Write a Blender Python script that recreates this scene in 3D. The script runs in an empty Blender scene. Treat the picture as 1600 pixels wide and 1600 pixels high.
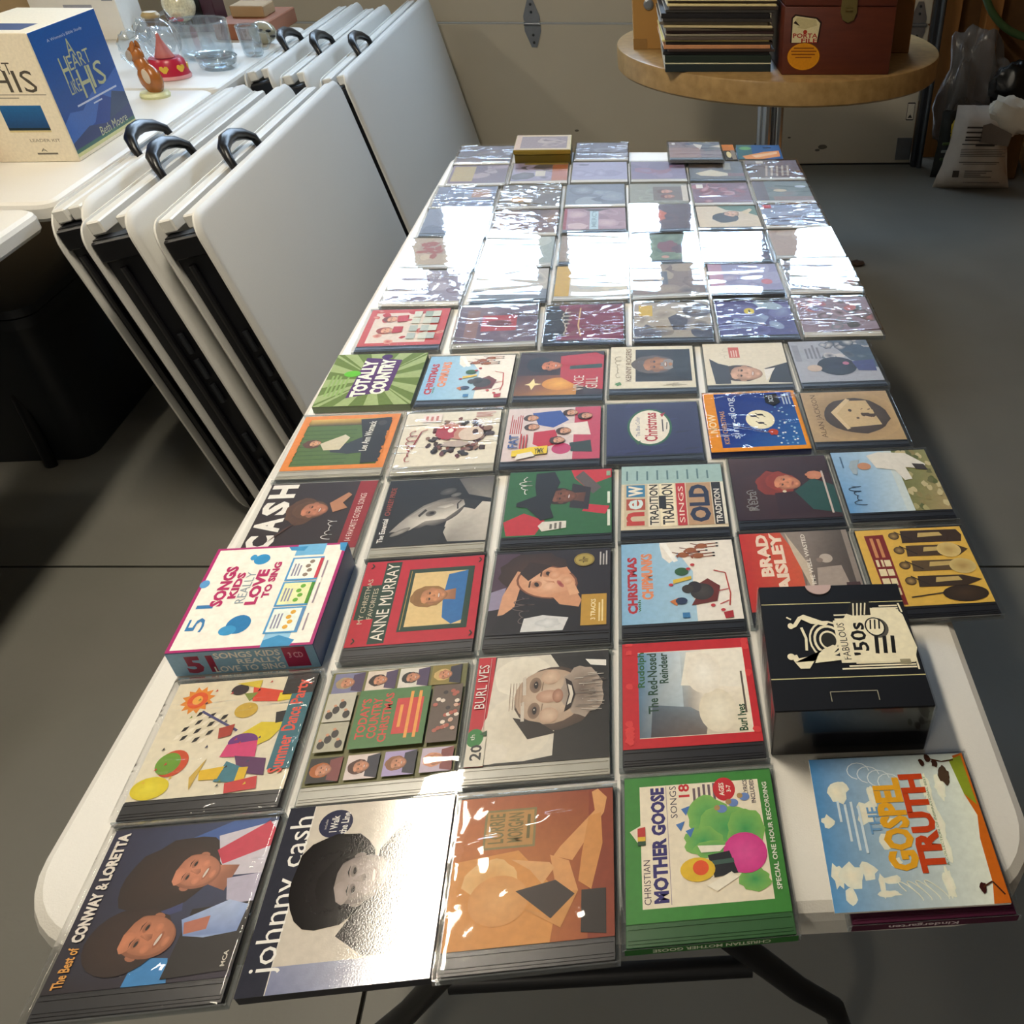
import bpy, bmesh, math, random
from mathutils import Vector, Matrix, noise
random.seed(7)
scene = bpy.context.scene
COL = scene.collection

# ---------------------------------------------------------------- camera
cd = bpy.data.cameras.new('camera'); cam = bpy.data.objects.new('camera', cd); COL.objects.link(cam)
FPX = 1358.78
cd.sensor_width = 36.0; cd.lens = FPX / 1600 * 36.0
cd.shift_x = (800 - 1127.62) / 1600; cd.clip_start = 0.02
_f = Vector((0.08595364, 0.77606568, -0.62476719)); _r = Vector((0.99528322, -0.09519702, 0.01867748)); _u = Vector((0.04498102, 0.62342569, 0.78058767))
cam.matrix_world = Matrix(((_r.x, _u.x, -_f.x, 0), (_r.y, _u.y, -_f.y, 0), (_r.z, _u.z, -_f.z, 1.35724), (0, 0, 0, 1)))
scene.camera = cam

# ---------------------------------------------------------------- light, exposure
w = bpy.data.worlds.new('world'); scene.world = w; w.use_nodes = True
w.node_tree.nodes['Background'].inputs[0].default_value = (0.75, 0.87, 1.0, 1)
w.node_tree.nodes['Background'].inputs[1].default_value = 1.0
vs = scene.view_settings
vs.view_transform = 'Standard'; vs.look = 'None'; vs.gamma = 1.0; vs.use_curve_mapping = False
vs.exposure = 0.35
scene.cycles.max_bounces = 6; scene.cycles.diffuse_bounces = 3; scene.cycles.glossy_bounces = 3; scene.cycles.transparent_max_bounces = 12
LAMP_W = 88.0      # emission of the warm ceiling fixtures
WINDOW_W = 29.0     # daylight on the door's frosted panes

# ---------------------------------------------------------------- colour and materials
def lin(c): return c / 12.92 if c <= 0.04045 else ((c + 0.055) / 1.055) ** 2.4
def hx(h, k=1.0):
    h = h.lstrip('#'); return tuple(min(1, lin(int(h[i:i+2], 16) / 255) * k) for i in (0, 2, 4)) + (1.0,)
MATS = {}
def mat(name, col, rough=.5, metal=0.0, nscale=20, namt=.12, bump=0.0, bscale=None, spec=.5, coat=0.0, stretch=None, col2=None):
    if name in MATS: return MATS[name]
    m = bpy.data.materials.new(name); m.use_nodes = True; nt = m.node_tree; b = nt.nodes['Principled BSDF']
    c = hx(col) if isinstance(col, str) else col
    tc = nt.nodes.new('ShaderNodeTexCoord'); src = tc.outputs['Object']
    if stretch:
        mp = nt.nodes.new('ShaderNodeMapping'); mp.inputs['Scale'].default_value = stretch; nt.links.new(src, mp.inputs[0]); src = mp.outputs[0]
    n = nt.nodes.new('ShaderNodeTexNoise'); n.inputs['Scale'].default_value = nscale; n.inputs['Detail'].default_value = 4; nt.links.new(src, n.inputs['Vector'])
    mx = nt.nodes.new('ShaderNodeMix'); mx.data_type = 'RGBA'
    if col2: ca, cb = c, hx(col2)
    else: ca = tuple(v * (1 - namt) for v in c[:3]) + (1,); cb = tuple(min(1, v * (1 + namt)) for v in c[:3]) + (1,)
    mx.inputs[6].default_value = ca; mx.inputs[7].default_value = cb
    nt.links.new(n.outputs[0], mx.inputs[0]); nt.links.new(mx.outputs[2], b.inputs['Base Color'])
    b.inputs['Roughness'].default_value = rough; b.inputs['Metallic'].default_value = metal
    b.inputs['Specular IOR Level'].default_value = spec; b.inputs['Coat Weight'].default_value = coat
    if bump:
        n2 = nt.nodes.new('ShaderNodeTexNoise'); n2.inputs['Scale'].default_value = bscale or nscale * 6; nt.links.new(src, n2.inputs['Vector'])
        bp = nt.nodes.new('ShaderNodeBump'); bp.inputs['Strength'].default_value = bump; bp.inputs['Distance'].default_value = .002
        nt.links.new(n2.outputs[0], bp.inputs['Height']); nt.links.new(bp.outputs[0], b.inputs['Normal'])
    MATS[name] = m; return m
def print_mat(name, rough, spec=.4, grain=0.0):
    if name in MATS: return MATS[name]
    m = bpy.data.materials.new(name); m.use_nodes = True; nt = m.node_tree; b = nt.nodes['Principled BSDF']
    a = nt.nodes.new('ShaderNodeVertexColor'); a.layer_name = 'ink'
    tc = nt.nodes.new('ShaderNodeTexCoord'); n = nt.nodes.new('ShaderNodeTexNoise'); n.inputs['Scale'].default_value = 180
    nt.links.new(tc.outputs['Object'], n.inputs['Vector'])
    hs = nt.nodes.new('ShaderNodeHueSaturation'); mr = nt.nodes.new('ShaderNodeMapRange'); mr.inputs[3].default_value = .85; mr.inputs[4].default_value = 1.12
    nt.links.new(n.outputs[0], mr.inputs[0]); nt.links.new(mr.outputs[0], hs.inputs['Value']); nt.links.new(a.outputs[0], hs.inputs['Color'])
    nt.links.new(hs.outputs[0], b.inputs['Base Color'])
    b.inputs['Roughness'].default_value = rough; b.inputs['Specular IOR Level'].default_value = spec
    if grain:
        n2 = nt.nodes.new('ShaderNodeTexNoise'); n2.inputs['Scale'].default_value = 900; n2.inputs['Detail'].default_value = 3; nt.links.new(tc.outputs['Object'], n2.inputs['Vector'])
        bp = nt.nodes.new('ShaderNodeBump'); bp.inputs['Strength'].default_value = grain; bp.inputs['Distance'].default_value = .001; nt.links.new(n2.outputs[0], bp.inputs['Height']); nt.links.new(bp.outputs[0], b.inputs['Normal'])
    MATS[name] = m; return m
def clear_mat(name, tint, ior=1.5, rough=.03, haze=0.0, wrinkle=0.0, boost=1.0, wscale=1.0, ridge=False):
    """thin clear plastic: straight-through transparency, Fresnel gloss, a little haze"""
    if name in MATS: return MATS[name]
    m = bpy.data.materials.new(name); m.use_nodes = True; nt = m.node_tree; nt.nodes.clear()
    out = nt.nodes.new('ShaderNodeOutputMaterial'); tr = nt.nodes.new('ShaderNodeBsdfTransparent'); gl = nt.nodes.new('ShaderNodeBsdfGlossy'); df = nt.nodes.new('ShaderNodeBsdfDiffuse')
    tr.inputs[0].default_value = hx(tint); gl.inputs['Roughness'].default_value = rough; gl.inputs[0].default_value = (1, 1, 1, 1); df.inputs[0].default_value = (.8, .82, .85, 1)
    mh = nt.nodes.new('ShaderNodeMixShader'); mh.inputs[0].default_value = haze; nt.links.new(tr.outputs[0], mh.inputs[1]); nt.links.new(df.outputs[0], mh.inputs[2])
    fr = nt.nodes.new('ShaderNodeLayerWeight'); fr.inputs[0].default_value = .5       # Schlick on the facing ratio, the same from both sides of a thin sheet
    pw = nt.nodes.new('ShaderNodeMath'); pw.operation = 'POWER'; pw.inputs[1].default_value = 5.0; nt.links.new(fr.outputs['Facing'], pw.inputs[0])
    f0 = ((ior-1)/(ior+1))**2
    mu = nt.nodes.new('ShaderNodeMath'); mu.operation = 'MULTIPLY_ADD'; mu.use_clamp = True; mu.inputs[1].default_value = (1-f0)*boost; mu.inputs[2].default_value = f0*boost; nt.links.new(pw.outputs[0], mu.inputs[0])
    ms = nt.nodes.new('ShaderNodeMixShader'); nt.links.new(mu.outputs[0], ms.inputs[0]); nt.links.new(mh.outputs[0], ms.inputs[1]); nt.links.new(gl.outputs[0], ms.inputs[2])
    nt.links.new(ms.outputs[0], out.inputs[0])
    tc = nt.nodes.new('ShaderNodeTexCoord'); oi = nt.nodes.new('ShaderNodeObjectInfo')
    mp = nt.nodes.new('ShaderNodeMapping'); nt.links.new(tc.outputs['Object'], mp.inputs[0])
    cx = nt.nodes.new('ShaderNodeCombineXYZ'); ra = nt.nodes.new('ShaderNodeMath'); ra.operation = 'MULTIPLY'; ra.inputs[1].default_value = 6.0
    nt.links.new(oi.outputs['Random'], ra.inputs[0]); nt.links.new(ra.outputs[0], cx.inputs[2]); nt.links.new(cx.outputs[0], mp.inputs['Rotation'])
    mp.inputs['Scale'].default_value = (18 * wscale, 75 * wscale, 30 * wscale)
    n = nt.nodes.new('ShaderNodeTexNoise'); n.inputs['Scale'].default_value = 1.0; n.inputs['Detail'].default_value = 2.0; n.inputs['Distortion'].default_value = .8
    nt.links.new(mp.outputs[0], n.inputs['Vector'])
    bp = nt.nodes.new('ShaderNodeBump'); bp.inputs['Strength'].default_value = wrinkle; bp.inputs['Distance'].default_value = .003
    if ridge:
        mr = nt.nodes.new('ShaderNodeMapRange'); mr.interpolation_type = 'SMOOTHSTEP'; mr.inputs[1].default_value = .5; mr.inputs[2].default_value = .72; nt.links.new(n.outputs[0], mr.inputs[0]); nt.links.new(mr.outputs[0], bp.inputs['Height'])
    else: nt.links.new(n.outputs[0], bp.inputs['Height'])
    for nd in (gl, fr): nt.links.new(bp.outputs[0], nd.inputs['Normal'])
    MATS[name] = m; return m
def emit_mat(name, col, s):
    if name in MATS: return MATS[name]
    m = bpy.data.materials.new(name); m.use_nodes = True; b = m.node_tree.nodes['Principled BSDF']
    b.inputs['Base Color'].default_value = (.9, .9, .9, 1); b.inputs['Emission Color'].default_value = col; b.inputs['Emission Strength'].default_value = s
    MATS[name] = m; return m
def glass_mat(name, tint, rough=.02, ior=1.45):
    if name in MATS: return MATS[name]
    m = bpy.data.materials.new(name); m.use_nodes = True; b = m.node_tree.nodes['Principled BSDF']
    b.inputs['Base Color'].default_value = hx(tint); b.inputs['Transmission Weight'].default_value = 1.0; b.inputs['Roughness'].default_value = rough; b.inputs['IOR'].default_value = ior
    MATS[name] = m; return m

# ---------------------------------------------------------------- object helpers
def tag(o, label=None, cat=None, group=None, kind=None):
    if label: o['label'] = label
    if cat: o['category'] = cat
    if group: o['group'] = group
    if kind: o['kind'] = kind
    return o
def empty(name, loc=(0, 0, 0), rz=0, parent=None, rot=None):
    o = bpy.data.objects.new(name, None); COL.objects.link(o); o.empty_display_size = .05
    o.location = loc; o.rotation_euler = rot or (0, 0, rz); o.parent = parent; return o
def link(name, me, parent=None, loc=None, rot=None):
    o = bpy.data.objects.new(name, me); COL.objects.link(o); o.parent = parent
    if loc is not None: o.location = loc
    if rot is not None: o.rotation_euler = rot
    return o
class MB:
    """collects shapes; mesh()/build() makes ONE mesh"""
    def __init__(s): s.bm = bmesh.new()
    def _add(s, tb, M=None):
        if M is not None: bmesh.ops.transform(tb, matrix=M, verts=tb.verts)
        t = bpy.data.meshes.new('t'); tb.to_mesh(t); tb.free(); s.bm.from_mesh(t); bpy.data.meshes.remove(t)
    def box(s, x0, y0, z0, x1, y1, z1, bev=0, seg=1, M=None):
        b = bmesh.new(); bmesh.ops.create_cube(b, size=1)
        bmesh.ops.transform(b, matrix=Matrix.Translation(((x0+x1)/2, (y0+y1)/2, (z0+z1)/2)) @ Matrix.Diagonal((x1-x0, y1-y0, z1-z0, 1)), verts=b.verts)
        if bev: bmesh.ops.bevel(b, geom=b.edges[:], offset=bev, segments=seg, affect='EDGES', profile=.5)
        s._add(b, M); return s
    def prism(s, pts, z0, z1, axis='z', M=None, bev=0):
        b = bmesh.new(); f = lambda p, z: {'z': (p[0], p[1], z), 'x': (z, p[0], p[1]), 'y': (p[0], z, p[1])}[axis]
        lo = [b.verts.new(f(p, z0)) for p in pts]; hi = [b.verts.new(f(p, z1)) for p in pts]; n = len(pts)
        b.faces.new(lo[::-1]); b.faces.new(hi)
        for i in range(n): b.faces.new((lo[i], lo[(i+1) % n], hi[(i+1) % n], hi[i]))
        bmesh.ops.recalc_face_normals(b, faces=b.faces)
        if bev: bmesh.ops.bevel(b, geom=[e for e in b.edges if abs(e.calc_face_angle(0)) > .9], offset=bev, segments=2, affect='EDGES', profile=.5)
        s._add(b, M); return s
    def lathe(s, prof, n=28, M=None, close=False):
        b = bmesh.new(); rings = []
        for r, z in prof:
            rings.append([b.verts.new((r*math.cos(2*math.pi*i/n), r*math.sin(2*math.pi*i/n), z)) for i in range(n)] if r > 1e-6 else [b.verts.new((0, 0, z))])
        for a, c in zip(rings, rings[1:]):
            for i in range(n):
                j = (i+1) % n
                if len(a) == 1 and len(c) == 1: continue
                if len(a) == 1: b.faces.new((a[0], c[j], c[i]))
                elif len(c) == 1: b.faces.new((a[i], a[j], c[0]))
                else: b.faces.new((a[i], a[j], c[j], c[i]))
        bmesh.ops.recalc_face_normals(b, faces=b.faces); s._add(b, M); return s
    def tube(s, pts, r, n=10, cap=True, M=None):
        b = bmesh.new(); pts = [Vector(p) for p in pts]; rad = r if isinstance(r, (list, tuple)) else [r]*len(pts); rings = []; up = None
        for i, p in enumerate(pts):
            d = (pts[min(i+1, len(pts)-1)] - pts[max(i-1, 0)]).normalized()
            if up is None: up = d.orthogonal().normalized()
            else: up = (up - d*up.dot(d)).normalized()
            sd = d.cross(up)
            rings.append([b.verts.new(p + (up*math.cos(2*math.pi*k/n) + sd*math.sin(2*math.pi*k/n))*rad[i]) for k in range(n)])
        for a, c in zip(rings, rings[1:]):
            for k in range(n): b.faces.new((a[k], a[(k+1) % n], c[(k+1) % n], c[k]))
        if cap: b.faces.new(rings[0][::-1]); b.faces.new(rings[-1])
        bmesh.ops.recalc_face_normals(b, faces=b.faces); s._add(b, M); return s
    def loops(s, loops, cap0=True, cap1=True, M=None):
        b = bmesh.new(); R = [[b.verts.new(p) for p in l] for l in loops]; n = len(R[0])
        for a, c in zip(R, R[1:]):
            for k in range(n): b.faces.new((a[k], a[(k+1) % n], c[(k+1) % n], c[k]))
        if cap0: b.faces.new(R[0][::-1])
        if cap1: b.faces.new(R[-1])
        bmesh.ops.recalc_face_normals(b, faces=b.faces); s._add(b, M); return s
    def blob(s, rx, ry, rz, nz=0.0, fs=3.0, sq=1.0, seg=24, M=None, seed=0.0, fn=None):
        b = bmesh.new(); bmesh.ops.create_uvsphere(b, u_segments=seg, v_segments=seg*2//3, radius=1)
        for v in b.verts:
            c = Vector([math.copysign(abs(q)**sq, q) for q in v.co])
            k = 1 + nz * noise.noise(v.co*fs + Vector((seed, seed*.7, 1.3)))
            v.co = Vector((c.x*rx*k, c.y*ry*k, c.z*rz*k))
            if fn: v.co = fn(v.co)
        s._add(b, M); return s
    def mesh(s, name, m, smooth=False):
        me = bpy.data.meshes.new(name); s.bm.to_mesh(me); s.bm.free(); me.materials.append(m)
        if smooth:
            me.polygons.foreach_set('use_smooth', [True]*len(me.polygons))
            me.set_sharp_from_angle(angle=math.radians(smooth if smooth is not True else 40))
        return me
    def build(s, name, m, parent=None, smooth=False, loc=None, rot=None):
        return link(name, s.mesh(name, m, smooth), parent, loc, rot)
def rrect(hx_, hy_, r, n=8, cx=0, cy=0):
    p = []
    for sx, sy, a0 in ((1, 1, 0), (-1, 1, 90), (-1, -1, 180), (1, -1, 270)):
        for i in range(n+1):
            a = math.radians(a0 + 90*i/n); p.append((cx + sx*(hx_-r) + r*math.cos(a), cy + sy*(hy_-r) + r*math.sin(a)))
    return p
def T4(x, y, z): return Matrix.Translation((x, y, z))
def RX(a): return Matrix.Rotation(a, 4, 'X')
def RY(a): return Matrix.Rotation(a, 4, 'Y')
def RZ(a): return Matrix.Rotation(a, 4, 'Z')

# ---------------------------------------------------------------- printed art: flat coloured shapes and lettering on a sheet
GLYPH = {}
def glyphs(txt, bold):
    k = (txt, bold)
    if k not in GLYPH:
        cu = bpy.data.curves.new('lettering', 'FONT'); cu.body = txt; cu.resolution_u = 2; cu.offset = {0: 0.0, 1: .022, 2: .05}[int(bold)]; cu.fill_mode = 'FRONT'
        o = bpy.data.objects.new('lettering', cu); me = o.to_mesh()
        vs_ = [(v.co.x, v.co.y) for v in me.vertices]; fs = [tuple(p.vertices) for p in me.polygons]
        o.to_mesh_clear(); bpy.data.objects.remove(o); bpy.data.curves.remove(cu)
        xs = [v[0] for v in vs_] or [0, 1]; ys = [v[1] for v in vs_] or [0, 1]
        GLYPH[k] = (vs_, fs, min(xs), max(xs), min(ys), max(ys))
    return GLYPH[k]
class Art:
    """unit sheet, x to the right, y away from the viewer; lettering runs away from the viewer by default"""
    def __init__(s, bg='#ffffff'):
        s.v = []; s.f = []; s.c = []; s.n = 0; s.k = 1.0
        if bg: s.R(0, 0, 1, 1, bg)
    def _c(s, c): return hx(c) if isinstance(c, str) else c
    def _put(s, pts, faces, cols):
        o = len(s.v); z = s.n; s.n += 1
        s.v += [(p[0], p[1], z) for p in pts]; s.f += [tuple(i+o for i in f) for f in faces]; s.c += cols
    def R(s, x0, y0, x1, y1, c):
        cs = [s._c(q) for q in c] if isinstance(c, (list,)) else [s._c(c)]*4
        s._put([(x0, y0), (x1, y0), (x1, y1), (x0, y1)], [(0, 1, 2, 3)], [cs])
    def P(s, pts, c):
        cs = [s._c(q) for q in c] if isinstance(c, list) else [s._c(c)]*len(pts)
        s._put(pts, [tuple(range(len(pts)))], [cs])
    def E(s, cx, cy, rx, ry, c, c2=None, rot=0, n=22, M=None, wob=0):
        c = s._c(c); c2 = s._c(c2) if c2 else c; ca, sa = math.cos(rot), math.sin(rot); pts = []
        for i in range(n):
            a = 2*math.pi*i/n; k = 1 + (wob*random.uniform(-1, 1) if wob else 0); x, y = rx*k*math.cos(a), ry*k*math.sin(a); pts.append((cx + ca*x - sa*y, cy + sa*x + ca*y))
        if M: pts = [M(*p) for p in pts]
        cc = M(cx, cy) if M else (cx, cy)
        pts = [(min(1, max(0, p[0])), min(1, max(0, p[1]))) for p in pts]; cc = (min(1, max(0, cc[0])), min(1, max(0, cc[1])))
        s._put([cc] + pts, [(0, 1+i, 1+(i+1) % n) for i in range(n)], [[c2, c, c]]*n)
    def L(s, pts, w, c):
        c = s._c(c)
        for (x0, y0), (x1, y1) in zip(pts, pts[1:]):
            d = math.hypot(x1-x0, y1-y0) or 1; nx, ny = -(y1-y0)/d*w/2, (x1-x0)/d*w/2
            s._put([(x0-nx, y0-ny), (x1-nx, y1-ny), (x1+nx, y1+ny), (x0+nx, y0+ny)], [(0, 1, 2, 3)], [[c]*4]); s.n -= 1
        s.n += 1
    def T(s, txt, x0, x1, y0, y1, c, b=True, d='u'):
        """lettering filling the rectangle; d: u reads away, r reads to the right, f upside down"""
        vs_, fs, ax, bx, ay, by = glyphs(txt, b); c = s._c(c); pts = []
        for x, y in vs_:
            p, q = (x-ax)/(bx-ax or 1), (y-ay)/(by-ay or 1)
            if d == 'u': pts.append((x1 - q*(x1-x0), y0 + p*(y1-y0)))
            elif d == 'r': pts.append((x0 + p*(x1-x0), y0 + q*(y1-y0)))
            else: pts.append((x1 - p*(x1-x0), y1 - q*(y1-y0)))
        s._put(pts, fs, [[c]*len(f) for f in fs])
    def lines(s, x0, x1, y0, y1, n, c, d='u', rag=.3):
        for i in range(n):
            t0 = (i+.2)/n; t1 = (i+.7)/n; e = 1-random.random()*rag
            if d == 'u': s.R(x0+(x1-x0)*t0, y0, x0+(x1-x0)*t1, y0+(y1-y0)*e, c)
            else: s.R(x0, y1-(y1-y0)*t1, x0+(x1-x0)*e, y1-(y1-y0)*t0, c)
            s.n -= 1
        s.n += 1
    def head(s, cx, cy, r, skin='#c08a68', hair='#2a1c16', up=(-1, 0), hs=1.0, smile=True, beard=None, neck=True, wide=1.0, hat=None):
        l = math.hypot(*up); ux, uy = up[0]/l, up[1]/l; rx, ry = uy, -ux
        M = lambda a, b: (cx + r*(a*rx + b*ux), cy + r*(a*ry + b*uy))
        sk = s._c(skin); dk = tuple(v*.5 for v in sk[:3])+(1,); md = tuple(v*.74 for v in sk[:3])+(1,); lt = tuple(min(1, v*1.22) for v in sk[:3])+(1,); hr = s._c(hair); hl = tuple(min(1, v*1.9+.012) for v in hr[:3])+(1,)
        if neck: s.P([M(-.36, -.7), M(.36, -.7), M(.5, -1.5), M(-.5, -1.5)], [md, sk, dk, dk])
        s.E(0, .14, .9*hs*wide, 1.06*hs, hair, hl, M=M, wob=.05, n=26)
        for q in (-1, 1): s.E(q*.66*wide, -.05, .1, .17, md, M=M, n=10)
        s.E(0, -.08, .66*wide, .9, dk, sk, M=M, n=26); s.E(.05, -.1, .6*wide, .8, md, lt, M=M, n=26)
        s.E(-.3, .42, .34, .26, sk, lt, M=M, n=14)
        s.P([M(-.64*wide, .35), M(-.5, .52), M(-.1, .62), M(.3, .56), M(.56, .42), M(.66*wide, .25), M(.66*wide, .7), M(.4, 1.0), M(-.4, 1.02), M(-.68*wide, .7)], hr)
        if beard: s.E(0, -.6, .52, .38, beard, M=M, wob=.05)
        for q in (-.26, .26):
            s.E(q, .1, .17, .1, md, dk, M=M, n=12); s.E(q, .07, .1, .045, '#1c1412', M=M, n=10); s.P([M(q-.18, .21), M(q, .27), M(q+.18, .2), M(q, .23)], hr)
            s.E(q*1.25, -.28, .15, .13, sk, lt, M=M, n=12)
        s.P([M(-.03, .1), M(.05, .1), M(.12, -.22), M(.0, -.28), M(-.11, -.22)], [md, lt, md, dk, md])
        s.E(0, -.5, .27, .085, md, '#8a3c34', M=M, n=14)
        if smile: s.E(0, -.485, .19, .042, '#d9cfc4', M=M, n=12)
        s.E(0, -.74, .16, .1, sk, lt, M=M, n=10)
        if hat: s.P([M(-1.15, .45), M(1.15, .4), M(1.0, .6), M(.62, .68), M(.5, 1.3), M(-.5, 1.3), M(-.65, .7), M(-1.0, .65)], hat)
    def patches(s, pal, n, rmin=.06, rmax=.22, box=(0, 0, 1, 1)):
        for i in range(n):
            s.E(random.uniform(box[0], box[2]), random.uniform(box[1], box[3]), random.uniform(rmin, rmax), random.uniform(rmin, rmax), random.choice(pal), random.choice(pal), rot=random.random()*3, wob=.15, n=14)
    def mesh(s, name, m, x0, y0, x1, y1, z=0.0, dz=1.6e-5, plane='z', flip=False):
        fl = (lambda p: (x1 - p[0]*(x1-x0), y0 + p[1]*(y1-y0))) if flip else (lambda p: (x0 + p[0]*(x1-x0), y0 + p[1]*(y1-y0)))
        vv = []
        for p in s.v:
            a, b = fl(p); h = z + p[2]*dz
            vv.append({'z': (a, b, h), 'y': (a, -h, b), 'x': (h, a, b)}[plane])
        me = bpy.data.meshes.new(name); me.from_pydata(vv, [], s.f); me.materials.append(m)
        ca = me.color_attributes.new('ink', 'FLOAT_COLOR', 'CORNER'); flat = [q for f in s.c for c in f for q in c]
        ca.data.foreach_set('color', flat); me.update(); return me
# ================================================================ the garage shell
M_conc = mat('concrete', '#75736b', .62, nscale=2.2, namt=.22, bump=.25, bscale=60, spec=.35)
M_conc_dark = mat('joint_dirt', '#2b2a27', .9)
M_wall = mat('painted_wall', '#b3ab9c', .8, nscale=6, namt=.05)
M_ceil = mat('bare_ceiling_board', '#6e675c', .85, nscale=5, namt=.15)
M_door = mat('door_paint', '#c9c1ae', .55, nscale=3, namt=.06, bump=.12, bscale=220)
M_steel = mat('galvanised', '#8e9298', .38, .85, nscale=40, namt=.15)
M_darksteel = mat('dark_steel', '#3a3d42', .45, .7)
M_pine = mat('pine_stud', '#a9743c', .7, nscale=6, namt=.2, stretch=(14, 14, 1.2))
M_osb = mat('osb_board', '#6b4a26', .85, nscale=14, namt=.45)
M_frame = mat('window_frame_paint', '#e5dfd0', .5)

def struct(o): o['kind'] = 'structure'; return o
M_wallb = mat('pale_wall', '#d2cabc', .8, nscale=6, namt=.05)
fl = struct(MB().box(-4.2, -2.6, -.12, 2.3, 4.75, -.012).build('floor', M_conc_dark))
ja, jx = -.075, -.4435      # sawn joints: one across, one along
jy = lambda x: 1.497 + ja*x
g = .0035
for q in ([(-4.2, -2.6), (jx-g, -2.6), (jx-g, jy(jx)-g), (-4.2, jy(-4.2)-g)], [(jx+g, -2.6), (2.3, -2.6), (2.3, jy(2.3)-g), (jx+g, jy(jx)-g)],
          [(-4.2, jy(-4.2)+g), (jx-g, jy(jx)+g), (jx-g, 4.75), (-4.2, 4.75)], [(jx+g, jy(jx)+g), (2.3, jy(2.3)+g), (2.3, 4.75), (jx+g, 4.75)]):
    MB().prism(q, -.0119, 0).build('concrete_slab', M_conc, fl)
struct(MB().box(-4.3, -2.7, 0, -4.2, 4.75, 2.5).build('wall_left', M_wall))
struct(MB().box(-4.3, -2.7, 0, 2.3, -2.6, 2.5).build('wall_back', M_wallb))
struct(MB().box(-4.3, -2.7, 2.5, 2.4, 4.8, 2.6).build('ceiling', M_ceil))
wr = struct(MB().box(2.24, -2.7, 0, 2.34, 4.75, 2.5).build('wall_right', M_osb))
wf = struct(MB().box(1.40, 4.62, 0, 2.3, 4.7, 2.5).build('wall_far', M_osb))
struct(MB().box(-4.3, 4.49, 0, -3.35, 4.62, 2.5).build('wall_far_return', M_wall))
struct(MB().box(-3.35, 4.49, 2.25, 1.40, 4.62, 2.5).build('wall_far_header', M_wall))
for x in (1.475, 1.705, 2.0, 2.16):
    w_ = .105 if x < 1.5 else .075
    MB().box(x, 4.53, 0, x+w_, 4.62, 2.5, .003).build('stud', M_pine, wf)
for y in (-1.6, -.6, .4, 1.4, 2.4, 3.3, 4.1):
    MB().box(2.15, y, 0, 2.24, y+.04, 2.5, .003).build('stud', M_pine, wr)
# low timber sill that runs out from the corner
sl = struct(MB().box(-.06, -2.0, 0, .06, .52, .085, .004).build('trim_1', M_pine)); sl.location = (1.93, 4.0, 0); sl.rotation_euler = (0, 0, -.26)
s2 = struct(MB().box(-.02, -2.0, .085, .12, .52, .125, .004).build('trim_2', M_pine)); s2.location = (1.95, 4.0, 0); s2.rotation_euler = (0, 0, -.26)

# sectional door
dr = struct(empty('door_1', (0, 4.43, 0)))
DX0, DX1 = -3.35, 1.405
win = [(-2.11, -1.65), (-1.53, -1.07), (-.95, -.49), (-.36, .10), (.23, .69), (.81, 1.27)]
for i, (z0, z1) in enumerate(((.004, .619), (.625, 1.10), (1.106, 1.60))):
    MB().box(DX0, 0, z0, DX1, .045, z1, .003).build('door_section', M_door, dr)
m = MB(); zt0, zt1, wz0, wz1 = 1.606, 2.25, 1.775, 2.135
m.box(DX0, 0, zt0, DX1, .045, wz0); m.box(DX0, 0, wz1, DX1, .045, zt1)
xs = [DX0] + [q for a in win for q in a] + [DX1]
for a, b in zip(xs[::2], xs[1::2]): m.box(a, 0, wz0, b, .045, wz1)
m.build('door_section', M_door, dr)
M_pane = emit_mat('daylit_frosted_pane', (.57, .76, 1.0, 1), WINDOW_W)
for a, b in win:
    wn = MB(); t = .018
    for q in ((a, wz0, b, wz0+t), (a, wz1-t, b, wz1), (a, wz0, a+t, wz1), (b-t, wz0, b, wz1)): wn.box(q[0], -.012, q[1], q[2], .03, q[3], .002)
    wn.build('window_frame', M_frame, dr)
    MB().box(a+t, .012, wz0+t, b-t, .018, wz1-t).build('window_pane', M_pane, dr)
def hinge(x, z, s=1.0):
    h = MB().prism([(-.014, .0), (-.036, -.012), (-.036, -.03), (-.012, -.094), (.012, -.094), (.036, -.03), (.036, -.012), (.014, .0)], -.004, 0, 'y').prism([(-.014, .0), (-.036, .012), (-.036, .03), (-.012, .094), (.012, .094), (.036, .03), (.036, .012), (.014, .0)], -.004, 0, 'y')
    o = h.build('hinge', M_steel, dr, loc=(x, 0, z))
    MB().tube([(-.036, -.009, 0), (.036, -.009, 0)], .008, 10).build('hinge_pin', M_steel, o, True)
    for zz in (-.075, -.045, .045, .075): MB().lathe([(0, -.003), (.006, -.003), (.005, .002), (0, .003)], 10, T4(0, -.006, zz) @ RX(math.pi/2)).build('bolt', M_darksteel, o)
hinge(-.408, .622); hinge(1.348, .622)
for x in (-1.6, -2.7): hinge(x, .622)
MB().box(1.325, -.004, .02, 1.40, 0, .125).build('corner_bracket', M_steel, dr)
st = Art('#d9d3c4'); st.L([(.05, .05), (.95, .05), (.95, .95), (.05, .95), (.05, .05)], .07, '#3b3b3b'); st.P([(.2, .15), (.8, .15), (.5, .35)], '#3b3b3b')
link('sticker', st.mesh('sticker', print_mat('paper_print', .5), 1.352, .205, 1.392, .29, 0.001, plane='y'), dr)
for x, z, r in ((.95, .085, .022), (.925, .07, .012), (.62, .1, .012), (-.25, .17, .01), (.78, .13, .008)):
    MB().blob(r, .0012, r*.5, .3, 4, seg=12).build('scuff', mat('scuff', '#6d675c', .8), dr, loc=(x, -.0002, z))
MB().box(DX0, -.01, 0, DX1, .05, .0035).build('bottom_seal', mat('rubber', '#16151a', .8), dr)
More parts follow.
